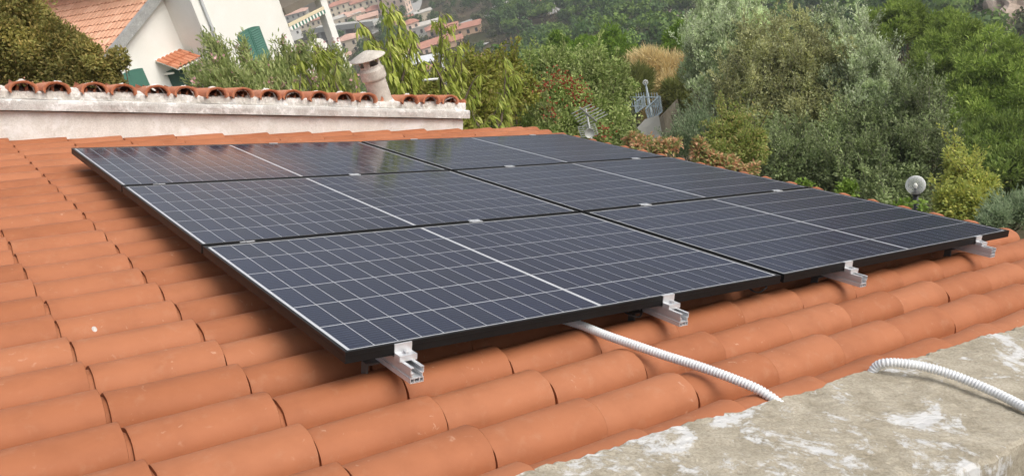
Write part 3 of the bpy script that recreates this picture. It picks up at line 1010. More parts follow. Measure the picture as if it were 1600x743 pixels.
# oleanders with pink flowers
OL = 'oleanders in front of the white house'
fl = []
for lab, cl in (('oleander bush in front of the door canopy of the white house', [(328, 124, 22, 26, 13), (352, 112, 18, 28, 13.2), (345, 135, 32, 24, 12.8), (375, 128, 26, 24, 12.8), (348, 84, 9, 16, 13.3)]),
                ('oleander bush with pink flowers under the green window shutter', [(400, 124, 28, 24, 13), (428, 114, 22, 24, 13.2), (440, 130, 30, 24, 12.8), (412, 140, 34, 18, 12.6), (392, 96, 8, 10, 13.3)]),
                ('oleander bush with pale flowers below the loggia of the white house', [(465, 104, 22, 24, 13.3), (490, 112, 26, 26, 13), (530, 122, 26, 26, 13), (505, 138, 40, 20, 12.6), (548, 130, 16, 18, 13), (458, 84, 9, 12, 13.3)])):
    cl = [(x, y + 8, rx, ry, d) for x, y, rx, ry, d in cl]
    root, cls, P = plant('oleander_bush', lab, 'shrub', cl, 3600, .10, .026, LM['oleander'], MT['bark_grey'], 'up', .05, OL, sub=30, tight=.2, shell=.5, nl=30, sat=7, shoots=16, shlen=.42)
    k = 20
    idx = rng.choice(len(P), k)
    Fp = np.repeat(P[idx], 9, 0) + rng.normal(size=(k * 9, 3)) * .035 + np.array([0, 0, .06])
    V, lo, sz = leaves_np(Fp, rdir(k * 9), rdir(k * 9), .05, .045)
    B = np.array(root.location)
    o = obj('flowers', mesh_np('flowers', V - B, lo, sz, LM['pink']), root)
    o['kind'] = 'stuff'

# peach trees: upright shoots hung with long drooping leaves
def peach(label, d, shoots, foot_px, nper=120):
    ft = at(foot_px[0], foot_px[1], d)
    base = np.array([ft[0], ft[1], float(height(ft[0], ft[1])) - 0.1])
    root = empty('peach_tree', Matrix.Translation(base))
    tag(root, label, 'tree', 'peach trees behind the far parapet')
    q = MB()
    PP, AA, NN, LL = [], [], [], []
    hub = np.array([ft[0], ft[1], at(foot_px[0], foot_px[1] + 40, d)[2]])
    q.tube([base, (base + hub) / 2 + np.array([.08, .05, 0]), hub], [.07, .055, .045], 8)
    for sh in shoots:
        pts_ = np.array([at(x, y, d + dd) for x, y, dd in sh])
        q.tube([hub, (hub + pts_[0]) / 2 + np.array([0, 0, -.05]), pts_[0]], [.03, .02, .014], 6, False)
        q.tube(list(pts_), [.014 * (1 - .8 * i / (len(pts_) - 1)) + .001 for i in range(len(pts_))], 6, False)
        seg = np.linalg.norm(np.diff(pts_, axis=0), axis=1); cum = np.r_[0, np.cumsum(seg)]
        k = int(nper * cum[-1] / 0.6)
        s = cum[-1] * (rng.random(k) ** 0.85)
        p = np.stack([np.interp(s, cum, pts_[:, i]) for i in range(3)], 1)
        # short side twigs
        ntw = max(3, int(cum[-1] / .09))
        tws = cum[-1] * rng.random(ntw) * .95
        tp0 = np.stack([np.interp(tws, cum, pts_[:, i]) for i in range(3)], 1)
        td = unit(rdir(ntw) * np.array([1, 1, .3]) + np.array([0, 0, .35])); tl = .06 + .16 * rng.random(ntw)
        for a_, d_, l_ in zip(tp0, td, tl):
            q.tube([a_, a_ + d_ * l_ * .6, a_ + d_ * l_ + np.array([0, 0, -.03])], [.004, .003, .0015], 4, False)
        j = rng.integers(0, ntw, k); on = rng.random(k) < .62
        p[on] = tp0[j[on]] + td[j[on]] * (tl[j[on]] * rng.random(on.sum()) ** .6)[:, None]
        hor = rdir(k) * np.array([1, 1, 0])
        PP.append(p)
        AA.append(unit(hor * .45 + np.array([0, 0, -1.0]) * (.4 + .9 * rng.random((k, 1)))))
        NN.append(unit(hor + np.array([0, 0, .5]) + rdir(k) * .4)); LL.append(.10 + .06 * rng.random(k))
    P = np.concatenate(PP); L_ = np.concatenate(LL)
    V, lo, sz = leaves_np(P, np.concatenate(AA), np.concatenate(NN), L_, L_ * .19, .10)
    obj('crown', mesh_np('crown', V - base, lo, sz, LM['peach']), root)
    q.v = [(x - base[0], y - base[1], z - base[2]) for x, y, z in q.v]
    q.build('trunk', MT['bark'], root, None, True)


peach('tall peach tree with drooping leaves right behind the chimney cap', 9.6,
      [[(632, 190, 0), (626, 120, 0), (612, 55, 0), (594, -4, 0)], [(622, 130, .1), (600, 85, .1), (575, 45, .1), (558, 32, .1)], [(628, 125, -.1), (640, 80, -.1), (648, 55, -.1)], [(620, 170, .2), (655, 110, .2), (650, 80, .2)],
       [(612, 165, 0), (598, 120, 0), (590, 100, 0)], [(640, 190, -.2), (622, 150, -.2), (605, 60, -.2)], [(620, 100, .2), (622, 60, .2), (625, 20, .2)], [(640, 190, .1), (645, 150, .1), (640, 110, .1)]], (635, 200), 190)
peach('peach tree with two thin upright shoots over the far parapet end', 10.2,
      [[(702, 190, 0), (699, 130, 0), (692, 75, 0), (686, 18, 0)], [(700, 130, .1), (714, 85, .1), (720, 62, .1)], [(698, 140, -.1), (680, 105, -.1), (672, 92, -.1)], [(705, 185, .15), (722, 140, .15), (721, 95, .15)],
       [(720, 170, 0), (735, 135, 0), (745, 118, 0)], [(712, 190, 0), (728, 165, 0), (752, 142, 0)], [(690, 180, .1), (688, 130, .1), (690, 50, .1)]], (705, 205), 115)
peach('slender peach tree whose shoot hangs over the roof tiles right of the parapet', 9.9,
      [[(782, 196, 0), (788, 150, 0), (790, 110, 0), (787, 86, 0)], [(788, 150, .1), (808, 125, .1), (818, 120, .1)], [(780, 200, 0), (772, 178, 0), (778, 168, 0)], [(785, 190, .1), (795, 140, .1), (792, 90, .1)], [(750, 200, 0), (742, 188, 0), (738, 180, 0)]], (785, 215), 115)
peach('low peach tree spreading leaves before the oleanders left of the chimney', 9.4,
      [[(520, 165, 0), (503, 120, 0), (492, 80, 0)], [(500, 160, .1), (475, 110, .1), (463, 82, .1)], [(540, 165, 0), (522, 125, 0), (526, 98, 0)], [(552, 170, 0), (560, 135, 0), (553, 112, 0)], [(480, 160, 0), (468, 140, 0), (470, 115, 0)], [(520, 160, .2), (508, 100, .2), (512, 70, .2)]], (525, 190), 120)

# bushes right of the parapet
plant('hazel_bush', 'yellow green bush filling the gap behind the peach shoots', 'shrub', [(740, 145, 42, 40, 16), (785, 155, 40, 36, 16), (700, 158, 34, 32, 16), (660, 150, 30, 28, 17), (765, 112, 30, 26, 17), (810, 135, 26, 30, 17), (735, 180, 60, 25, 15)], 22000, .075, .045, LM['yellowgreen'], MT['bark'], 'leaf', .07, None, sub=30, nl=30, shoots=34, shlen=.7)
root, cls, P = plant('berry_shrub', 'large leafy green shrub with red berry clusters beyond the roof corner', 'shrub', [(850, 128, 42, 34, 19), (900, 118, 46, 34, 19), (948, 140, 40, 34, 18.5), (868, 170, 52, 40, 18), (926, 182, 48, 36, 18), (968, 200, 24, 26, 17.5), (820, 165, 36, 36, 18.5), (955, 222, 36, 16, 17), (830, 200, 50, 20, 17.5), (885, 205, 50, 22, 17)], 46000, .075, .04, LM['medlar'], MT['bark'], 'leaf', .10, None, sub=34, nl=30, shoots=90)
B = np.array(root.location)
Q = []
for (px, py, d_) in ((838, 142, 18.2), (852, 135, 18.2), (893, 128, 18.1), (905, 138, 18.0), (868, 118, 18.3), (915, 160, 17.4), (863, 170, 17.2), (878, 126, 18.2), (900, 146, 18), (945, 205, 17)):
    Q.append(at(px, py, d_ - 1.25) + rng.normal(size=(45, 3)) * .09)
Q = np.concatenate(Q)
V, lo, sz = leaves_np(Q, rdir(len(Q)), rdir(len(Q)), .055, .04)
o = obj('berries', mesh_np('berries', V - B, lo, sz, LM['red']), root)
o['kind'] = 'stuff'
plant('sumac_bush', 'orange brown sumac bush beside the foot of the garden stair', 'shrub', [(1010, 226, 18, 9, 15), (1038, 232, 20, 9, 15), (990, 218, 12, 8, 15.2)], 1700, .075, .04, LM['orange'], MT['bark'], 'leaf', .04, 'autumn sumacs by the eave', sub=30)
plant('sumac_bush', 'orange sumac bush along the panel edge below the light green shrub', 'shrub', [(1094, 240, 9, 14, 13), (1112, 248, 12, 9, 13), (1140, 257, 16, 8, 13), (1172, 266, 13, 5, 13), (1092, 226, 6, 9, 13)], 2300, .07, .035, LM['orange'], MT['bark'], 'leaf', .04, 'autumn sumacs by the eave', sub=30)
plant('grey_shrub', 'blue grey shrub right of the garden stair wall', 'shrub', [(1082, 208, 22, 26, 20), (1066, 225, 22, 22, 19), (1100, 215, 24, 26, 20), (1088, 188, 14, 16, 20.5)], 15000, .07, .022, LM['shrub_blue'], MT['bark'], 'up', .05, None, shoots=30)
plant('light_shrub', 'light green rounded shrub above the orange sumac', 'shrub', [(1150, 218, 28, 26, 18), (1172, 232, 24, 22, 17.5), (1135, 238, 24, 18, 17.5), (1148, 198, 16, 16, 18.5)], 15000, .075, .032, LM['shrub_light'], MT['bark'], 'leaf', .05, None, shoots=30)
plant('broom_bush', 'dark green rounded broom bush left of the dry one', 'shrub', [(962, 128, 32, 22, 41), (990, 135, 24, 22, 41), (935, 140, 24, 22, 41), (975, 148, 30, 16, 40)], 16000, .42, .03, LM['broom_dark'], MT['bark'], 'spray', .08, 'broom bushes', sub=40, tight=.16)
plant('broom_bush', 'large straw yellow dry broom bush behind the small globe lamp', 'shrub', [(1012, 112, 24, 20, 44), (1040, 118, 26, 22, 44), (1030, 145, 24, 26, 43.5), (1050, 155, 22, 28, 43), (1035, 180, 22, 22, 42.5), (1000, 100, 18, 12, 45)], 17000, .5, .03, LM['broom_yellow'], MT['bark'], 'spray', .08, 'broom bushes', sub=40, tight=.16)
plant('broom_bush', 'small round straw yellow broom tuft left of the silver olive', 'shrub', [(1076, 112, 18, 14, 44), (1080, 128, 14, 12, 43.5)], 5000, .5, .03, LM['broom_yellow'], MT['bark'], 'spray', .08, 'broom bushes', sub=30, tight=.16)
plant('broom_bush', 'dark broom thicket between the dry broom and the silver olive', 'shrub', [(1075, 160, 28, 30, 41), (1060, 140, 18, 20, 43), (1100, 175, 20, 26, 40), (1090, 135, 16, 22, 42)], 13000, .36, .04, LM['broom_dark'], MT['bark'], 'spray', .08, 'broom bushes', sub=40, tight=.16)

# the belt of olives and willows
W_ = 'olives and willows beyond the eave'
for lab, cl, n_, mt_ in (
    ('silver leaved olive, leftmost of the tree belt, beside the dry broom', [(1118, 62, 34, 34, 31), (1105, 110, 34, 36, 31), (1135, 95, 30, 36, 30.5), (1092, 85, 22, 26, 31), (1120, 150, 34, 34, 30), (1150, 50, 24, 24, 31.5)], 34000, 'olive'),
    ('tall grey green olive whose top reaches the photo edge left of centre belt', [(1160, 25, 34, 28, 33), (1120, 20, 30, 24, 34), (1185, 55, 30, 28, 32.5), (1090, 40, 20, 22, 34), (1150, 0, 30, 20, 34)], 24000, 'olive'),
    ('brownish willow with thin stems right of the silver olive', [(1180, 100, 36, 36, 29.5), (1200, 75, 32, 30, 30), (1170, 150, 38, 38, 29), (1210, 135, 34, 38, 29), (1190, 195, 40, 36, 28.5), (1160, 210, 26, 30, 28.5)], 34000, 'willow'),
    ('broad brownish willow in the middle of the tree belt', [(1255, 85, 40, 32, 29.5), (1285, 110, 36, 36, 29), (1240, 130, 36, 36, 28.8), (1260, 175, 42, 38, 28.5), (1300, 165, 34, 38, 28.5), (1245, 215, 42, 34, 28)], 38000, 'willow'),
    ('grey green willow with pale shoots right of the broad one', [(1345, 95, 36, 32, 29), (1330, 135, 34, 36, 28.5), (1372, 130, 34, 34, 28.5), (1345, 180, 38, 38, 28), (1390, 170, 30, 36, 28), (1320, 60, 26, 22, 30)], 34000, 'olive'),
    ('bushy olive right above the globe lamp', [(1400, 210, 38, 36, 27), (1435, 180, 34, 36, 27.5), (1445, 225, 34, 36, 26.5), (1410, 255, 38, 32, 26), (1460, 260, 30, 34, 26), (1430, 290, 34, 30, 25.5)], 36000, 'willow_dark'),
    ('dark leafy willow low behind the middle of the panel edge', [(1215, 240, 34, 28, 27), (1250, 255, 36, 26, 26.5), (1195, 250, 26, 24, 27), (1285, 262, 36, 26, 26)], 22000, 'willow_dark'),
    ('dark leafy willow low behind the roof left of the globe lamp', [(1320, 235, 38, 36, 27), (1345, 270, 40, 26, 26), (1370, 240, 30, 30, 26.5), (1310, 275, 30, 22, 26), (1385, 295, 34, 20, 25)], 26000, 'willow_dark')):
    plant('olive_tree' if 'olive' in lab else 'willow_tree', lab, 'tree', cl, int(n_ * .62), .115, .05, LM[mt_], MT['bark_grey'], 'up' if mt_ == 'olive' else 'leaf', .10, W_, sub=50, tight=.15, shell=.6, nl=90, sat=9, shoots=95)

# pines at the right
PN = 'bright green pines'
for lab, cl, n_, dd in (
    ('bright green pine top rising behind the grey green willow', [(1372, 42, 26, 20, 52), (1410, 30, 32, 20, 52), (1395, 52, 30, 18, 51), (1440, 45, 20, 16, 52)], 15000, 52),
    ('bright green pine right of the pine top behind the willow', [(1470, 80, 34, 26, 48), (1500, 60, 28, 22, 48), (1450, 105, 28, 26, 47), (1490, 115, 36, 28, 46), (1465, 145, 30, 26, 46), (1480, 40, 20, 14, 49)], 24000, 47),
    ('large bright pine at the right edge of the photo', [(1540, 90, 36, 26, 45), (1580, 110, 34, 28, 44), (1535, 135, 40, 30, 44), (1590, 160, 36, 34, 43), (1550, 185, 44, 34, 43), (1510, 170, 30, 28, 43), (1620, 120, 30, 40, 44)], 28000, 44),
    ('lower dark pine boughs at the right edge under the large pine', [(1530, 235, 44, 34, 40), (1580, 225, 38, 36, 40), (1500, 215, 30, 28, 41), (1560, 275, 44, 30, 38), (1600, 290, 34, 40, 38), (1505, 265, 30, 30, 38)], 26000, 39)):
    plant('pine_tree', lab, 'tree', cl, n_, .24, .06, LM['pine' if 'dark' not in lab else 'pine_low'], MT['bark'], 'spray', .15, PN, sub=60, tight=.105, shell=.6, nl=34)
for lab, cl in (('small pointed pine, leftmost of the bright green pines above the berry shrub', [(872, 68, 12, 14, 78), (880, 85, 16, 14, 78), (866, 88, 14, 12, 77)]),
                ('rounded vivid green pine between the two other pines above the berry shrub', [(910, 76, 20, 14, 76), (898, 90, 18, 14, 75), (926, 90, 18, 14, 75), (912, 98, 22, 12, 74)]),
                ('tall conical pine above the dark broom bush', [(952, 52, 12, 12, 72), (950, 68, 20, 14, 72), (940, 84, 22, 16, 71), (968, 82, 22, 16, 71), (955, 98, 34, 14, 70), (985, 92, 16, 14, 72)]),
                ('pale pine half hidden behind the silver olive', [(1058, 62, 16, 14, 66), (1070, 78, 20, 16, 65), (1052, 86, 18, 14, 65), (1080, 55, 14, 16, 66)])):
    plant('pine_tree', lab, 'tree', cl, 9000, .34, .10, LM['pine_far'], MT['bark'], 'spray', .18, PN, sub=36, tight=.14, shell=.55, nl=20)

# near shrubs at the eave
plant('yellow_shrub', 'yellow leaved shrub right of the globe lamp beyond the eave', 'shrub', [(1500, 280, 20, 22, 19), (1525, 300, 22, 24, 18.5), (1500, 318, 28, 20, 18), (1530, 335, 24, 14, 18), (1495, 258, 12, 14, 19.5)], 15000, .08, .045, LM['shrub_yellow'], MT['bark'], 'leaf', .05, None, shoots=30)
plant('juniper_bush', 'blue green low juniper at the right edge beyond the eave', 'shrub', [(1575, 325, 26, 16, 17), (1605, 330, 26, 20, 17), (1555, 345, 20, 12, 16.5)], 12000, .09, .02, LM['shrub_blue'], MT['bark'], 'spray', .05, None)
for lab, cl, n_ in (('fresh green sprig peeping over the panel edge behind the third tile bump', [(1320, 294, 11, 7, 10), (1330, 298, 8, 6, 10), (1316, 306, 12, 8, 10)], 260),
                    ('tiny fresh sprig at the far corner of the front right panel', [(1254, 286, 6, 5, 10.5), (1264, 290, 7, 4, 10.5), (1258, 298, 8, 6, 10.5)], 110),
                    ('fresh leafy sprig just left of the globe lamp post', [(1404, 318, 5, 5, 10), (1416, 321, 4, 6, 10), (1408, 330, 7, 6, 10)], 110),
                    ('fresh leafy sprig just right of the globe lamp post', [(1440, 319, 4, 5, 10), (1442, 330, 6, 5, 10)], 60)):
    plant('garden_sprig', lab, 'plant', cl, n_, .055, .034, LM['sprig'], MT['bark'], 'leaf', .012, 'sprigs at the eave', sub=12, tight=.3, nl=10)

# ------------------------------------------------------------------ woods on the hillside
def far_tree_mesh(name, kind, n, mat, seed):
    global rng
    keep = rng
    rng = np.random.default_rng(seed)
    if kind == 'pine':
        cl = [(0, 0, 4.6, 2.4, 2.4, 2.4), (.7, .4, 6.3, 1.6, 1.6, 1.6), (-.8, -.3, 3.2, 1.9, 1.9, 1.4), (.2, -.9, 5.2, 1.8, 1.6, 1.6)]
    elif kind == 'umbrella':
        cl = [(0, 0, 6.4, 3.2, 3.2, 1.1), (1.6, .6, 6.0, 2.0, 2.0, .9), (-1.5, -.8, 6.1, 2.0, 2.0, .9)]
    elif kind == 'oak':
        cl = [(0, 0, 2.6, 2.5, 2.5, 2.0), (1.3, .8, 2.2, 1.8, 1.8, 1.5), (-1.2, .3, 2.0, 1.8, 1.8, 1.5), (.2, -1.2, 2.8, 1.6, 1.6, 1.4)]
    else:
        cl = [(0, 0, .7, 1.3, 1.3, .8), (.9, .3, .6, .9, .9, .6), (-.7, -.5, .5, .9, .9, .6)]
    P, O, T = crown_points(cl, n, 14, .20, .75)
    k = len(P)
    A = unit(np.cross(O, rdir(k))); Nn = unit(O + np.array([0, 0, .35]) + rdir(k) * .35)
    s_ = (.95 if kind != 'scrub' else .5) * (300 / n if n > 600 else 1) ** .5
    V, lo, sz = leaves_np(P, A, Nn, s_ * (.7 + .6 * rng.random(k)), s_ * .75, .04)
    rng = keep
    return V, lo, sz


FT = {}
for kind, mt_, n_ in (('pine', 'hill_pine', 270), ('umbrella', 'hill_umbrella', 230), ('oak', 'hill_oak', 210), ('scrub', 'hill_scrub', 40)):
    for v_ in range(2):
        V, lo, sz = far_tree_mesh(kind, kind, n_, LM[mt_], 20 + v_)
        FT[(kind, v_)] = (V, lo, sz, mesh_np('far_' + kind, V, lo, sz, LM[mt_]))
NEAR = {}
for kind, mt_ in (('pine', 'hill_pine'), ('umbrella', 'hill_umbrella'), ('oak', 'hill_oak')):
    for v_ in range(2):
        V, lo, sz = far_tree_mesh(kind, kind, 1500, LM[mt_], 40 + v_)
        NEAR[(kind, v_)] = (V, lo, sz, mesh_np('near_' + kind, V, lo, sz, LM[mt_]))
cand = []
rr_ = random.Random(31)
for _ in range(5200):
    az = math.radians(rr_.uniform(10, 74)); r_ = math.sqrt(rr_.uniform(62 ** 2, 560 ** 2))
    if r_ > 430 and rr_.random() < .35: continue
    x, y = CW[0] + r_ * math.sin(az), CW[1] + r_ * math.cos(az)
    dens = 0.5 + 0.5 * math.sin(x * .021 + 2.0 * math.sin(y * .017)) * math.sin(y * .024 + 1.0)
    town_ = math.degrees(az) < 33.5 and r_ > 285
    if town_ and rr_.random() < .72: continue
    if town_: kind = rr_.choice(['oak', 'oak', 'pine'])
    elif dens > .42: kind = rr_.choices(['pine', 'umbrella', 'oak'], [.6, .18, .22])[0]
    else:
        if rr_.random() < .72: continue
        kind = rr_.choices(['pine', 'umbrella', 'oak'], [.3, .25, .45])[0]
    s_ = rr_.uniform(.65, 1.25) * (1.0 if not town_ else .9)
    cand.append((r_, x, y, kind, s_, rr_.uniform(0, 6.28)))
cand.sort()
print('hill trees', len(cand))


def in_frame(x, y, z):
    q = RW @ (np.array([x, y, z]) - CW)
    if q[2] < 1: return False
    px, py = q[0] / q[2] * FOC + 800, q[1] / q[2] * FOC + 371.5
    return -10 < px < 1610 and -25 < py < 230, px, py


trunk_me = {}
for kind, h in (('pine', 3.5), ('umbrella', 6.2), ('oak', 2.2)):
    trunk_me[kind] = me_from('trunk', MB().tube([(0, 0, -1.0), (.1, .05, h * .5), (0, 0, h)], [.22, .17, .1], 5).v, MB().tube([(0, 0, -1.0), (.1, .05, h * .5), (0, 0, h)], [.22, .17, .1], 5).f, MT['bark'])
HL = {'pine': 'dark green round headed pine in the hillside wood', 'umbrella': 'flat topped umbrella pine in the hillside wood', 'oak': 'low bushy oak in the hillside wood'}
ni = 0
restm = {}
for (r_, x, y, kind, s_, rot) in cand:
    z = float(height(x, y))
    q = in_frame(x, y, z + 4 * s_)
    vis = bool(q) and q[0]
    hidden = vis and ((q[1] > 1110) or (q[1] < 500) or (q[2] > 110 and r_ > 70 and q[1] > 820 and q[2] > 125))
    if not vis and rr_.random() < .55: continue
    shown = vis and not hidden
    V, lo, sz, me = (NEAR if (r_ <= 190 and shown) else FT)[(kind, rr_.randrange(2))]
    if vis and not hidden and ni < 290 and (r_ > 90):
        o = obj('hillside_' + {'pine': 'pine', 'umbrella': 'umbrella_pine', 'oak': 'oak'}[kind], me)
        o.matrix_local = Matrix.Translation((x, y, z - .2)) @ Matrix.Rotation(rot, 4, 'Z') @ Matrix.Scale(s_, 4)
        tag(o, HL[kind], 'tree', {'pine': 'pines in the hillside wood', 'umbrella': 'umbrella pines in the hillside wood', 'oak': 'oaks in the hillside wood'}[kind])
        tr_ = obj('trunk', trunk_me[kind], o)
        ni += 1
    else:
        restm.setdefault(kind, []).append((x, y, z - .2, s_, rot, (V, lo, sz)))
for kind, L_ in restm.items():
    VV, LO, SZ = [], [], []
    nb = 0
    for (x, y, z, s_, rot, (V, lo, sz)) in L_:
        c_, sn = math.cos(rot) * s_, math.sin(rot) * s_
        VV.append(np.stack([V[:, 0] * c_ - V[:, 1] * sn + x, V[:, 0] * sn + V[:, 1] * c_ + y, V[:, 2] * s_ + z], 1))
        LO.append(lo + nb); SZ.append(sz); nb += len(V)
    mt_ = {'pine': 'hill_pine', 'umbrella': 'hill_umbrella', 'oak': 'hill_oak'}[kind]
    o = obj('hillside_wood', mesh_np('hillside_wood', np.concatenate(VV), np.concatenate(LO), np.concatenate(SZ), LM[mt_]))
    tag(o, {'pine': 'mass of round headed pines covering the valley hillside', 'umbrella': 'mass of lighter umbrella pines on the valley hillside', 'oak': 'mass of dull green oaks on the valley hillside'}[kind], 'wood', None, 'stuff')
# scrub
VV, LO, SZ, nb = [], [], [], 0
for _ in range(5200):
    az = math.radians(rr_.uniform(18, 72)); r_ = math.sqrt(rr_.uniform(45 ** 2, 470 ** 2))
    x, y = CW[0] + r_ * math.sin(az), CW[1] + r_ * math.cos(az)
    if math.degrees(az) < 33.5 and r_ > 285 and rr_.random() < .6: continue
    z = float(height(x, y)) - .1
    s_ = rr_.uniform(.7, 1.9); rot = rr_.uniform(0, 6.28)
    V, lo, sz, me = FT[('scrub', rr_.randrange(2))]
    c_, sn = math.cos(rot) * s_, math.sin(rot) * s_
    VV.append(np.stack([V[:, 0] * c_ - V[:, 1] * sn + x, V[:, 0] * sn + V[:, 1] * c_ + y, V[:, 2] * s_ + z], 1))
    LO.append(lo + nb); SZ.append(sz); nb += len(V)
o = obj('hillside_scrub', mesh_np('hillside_scrub', np.concatenate(VV), np.concatenate(LO), np.concatenate(SZ), LM['hill_scrub']))
tag(o, 'brownish scrub covering the open slopes between the trees', 'scrub', None, 'stuff')

# ------------------------------------------------------------------ the white house at the left
HK = 1.26
HO = at(265, 92, 34.0)
ha, hb = math.radians(65), math.radians(155)
HM = Matrix(((math.sin(ha), math.sin(hb), 0, HO[0]), (math.cos(ha), math.cos(hb), 0, HO[1]), (0, 0, 1, HO[2]), (0, 0, 0, 1)))
MT['green'] = simple('green_paint', srgb(74, 118, 103), 0.5, 0, 0.06, 3)
MT['green_dark'] = simple('dark_green_paint', srgb(52, 84, 72), 0.55, 0, 0.08, 3)
MT['trim'] = simple('white_trim', srgb(235, 232, 222), 0.7, 0, 0.03, 2)
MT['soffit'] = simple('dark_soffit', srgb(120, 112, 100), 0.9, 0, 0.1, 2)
MT['pipe'] = simple('grey_pipe', srgb(176, 178, 176), 0.5, 0, 0.05, 3)
MT['brown'] = simple('brown_post', srgb(136, 124, 106), 0.7, 0, 0.1, 3)
MT['awn'] = simple('awning_cream', srgb(222, 208, 176), 0.8, 0, 0.05, 3)
wh = empty('white_house', HM)
tag(wh, 'white house with pink tiled roof and green shutters behind the far parapet', 'house')
SLOPE = 0.416                       # rake rises to the right
RZ = 2.02                           # height of the rake at s = 0
NB = -17.0                          # back of the house
S0 = 0.74
NC = 1.32


def rake(s): return RZ + SLOPE * s


# gable wall in front, as one slab with a sloping head
sA0 = -6.5
v = []
for n_ in (0.0, -0.3):
    v += [(sA0, n_, -5.5), (S0, n_, -5.5), (S0, n_, rake(S0) - .18), (sA0, n_, rake(sA0) - .18)]
me = me_from('gable_wall', v, [(0, 1, 2, 3), (7, 6, 5, 4), (0, 4, 5, 1), (1, 5, 6, 2), (2, 6, 7, 3), (3, 7, 4, 0)], MT['white_wall'])
ga = obj('gable_wall', me, wh)
MB().box(S0 + .001, 4.78, NC - .3, NC, -5.5, 4.2).build('front_wall', MT['white_wall'], wh)
MB().box(S0 + .001, S0 + .3, -.299, NC - .301, -5.5, 4.2).build('side_wall', MT['white_wall'], wh)
MB().box(sA0, sA0 + .3, NB, -.301, -5.5, rake(sA0) - .2).build('back_wall', MT['white_wall'], wh)
# low tiled roof behind the rake with a grey concrete verge
v = []
for n_ in (0.16, NB):
    v += [(sA0 - .5, n_, rake(sA0 - .5) - .16), (3.4, n_, rake(3.4) - .16), (3.4, n_, rake(3.4) - .05), (sA0 - .5, n_, rake(sA0 - .5) - .05)]
rf = obj('roof', me_from('roof', v, [(0, 1, 2, 3), (7, 6, 5, 4), (0, 4, 5, 1), (1, 5, 6, 2), (2, 6, 7, 3), (3, 7, 4, 0)], MT['tile_pink']), wh)
v = []
for n_ in (0.34, 0.162):
    v += [(sA0 - .5, n_, rake(sA0 - .5) - .27), (S0 - .003, n_, rake(S0) - .27), (S0 - .003, n_, rake(S0) + .07), (sA0 - .5, n_, rake(sA0 - .5) + .07)]
obj('verge', me_from('verge', v, [(0, 1, 2, 3), (7, 6, 5, 4), (0, 4, 5, 1), (1, 5, 6, 2), (2, 6, 7, 3), (3, 7, 4, 0)], MT['fascia']), wh)
# pink barrel tiles: rows run along the eave, barrels up the slope
ang = math.atan(SLOPE)
ptile = tile_mesh('pink_tile', 2, wl=0.105, hl=0.075, L=0.47, th=0.03, mat=MT['tile_pink'], pan=True)
spots = []
dirs = Vector((-math.cos(ang), 0, -math.sin(ang)))
i = 0
s_ = S0 - .02 + .385 * 6
while s_ > sA0 - .6:
    n_ = 0.05 if s_ < S0 else -.46
    while n_ > NB:
        P_ = HM @ Vector((s_, n_, rake(s_)))
        q = RW @ (np.array(P_) - CW)
        px, py = q[0] / q[2] * FOC + 800, q[1] / q[2] * FOC + 371.5
        spots.append((-10 < px < 260 and -12 < py < 100 and not (px < 70 and py > 20), q[2], s_, n_))
        n_ -= 0.232
    s_ -= 0.385
vis = sorted([x for x in spots if x[0]], key=lambda x: x[1])
print('pink tiles in view', len(vis), 'of', len(spots))
tm = Matrix.Rotation(math.pi, 4, 'Z') @ Matrix.Rotation(ang, 4, 'Y')
hid = [x for x in spots if not x[0] and x[3] > -9] + vis[300:]
for k_, (_, _, s_, n_) in enumerate(vis[:300]):
    o = obj('pink_tile', ptile, rf)
    o.matrix_local = Matrix.Translation((s_, n_, rake(s_) + .055 + rt.uniform(-.004, .004))) @ tm
hm = MB()
pv = [Vector(x.co) for x in ptile.vertices]; pf = [tuple(p_.vertices) for p_ in ptile.polygons]
for (_, _, s_, n_) in hid:
    mm = Matrix.Translation((s_, n_, rake(s_) + .055)) @ tm
    hm.add([tuple(mm @ x) for x in pv], pf)
o = hm.build('far_tiles', MT['tile_pink'], rf, None, True); o['kind'] = 'stuff'
# main block above, out of the frame, with its own roof
v = [(S0 - .5, NC + .6, 4.1), (9.2, NC + .6, 4.1), (9.2, NB - .4, 4.1), (S0 - .5, NB - .4, 4.1), (3.8, NC - 3.5, 5.6), (6.2, NC - 3.5, 5.6)]
obj('upper_roof', me_from('upper_roof', v, [(0, 3, 2, 1), (0, 1, 5, 4), (1, 2, 5), (2, 3, 4, 5), (3, 0, 4)], MT['tile_pink']), wh)


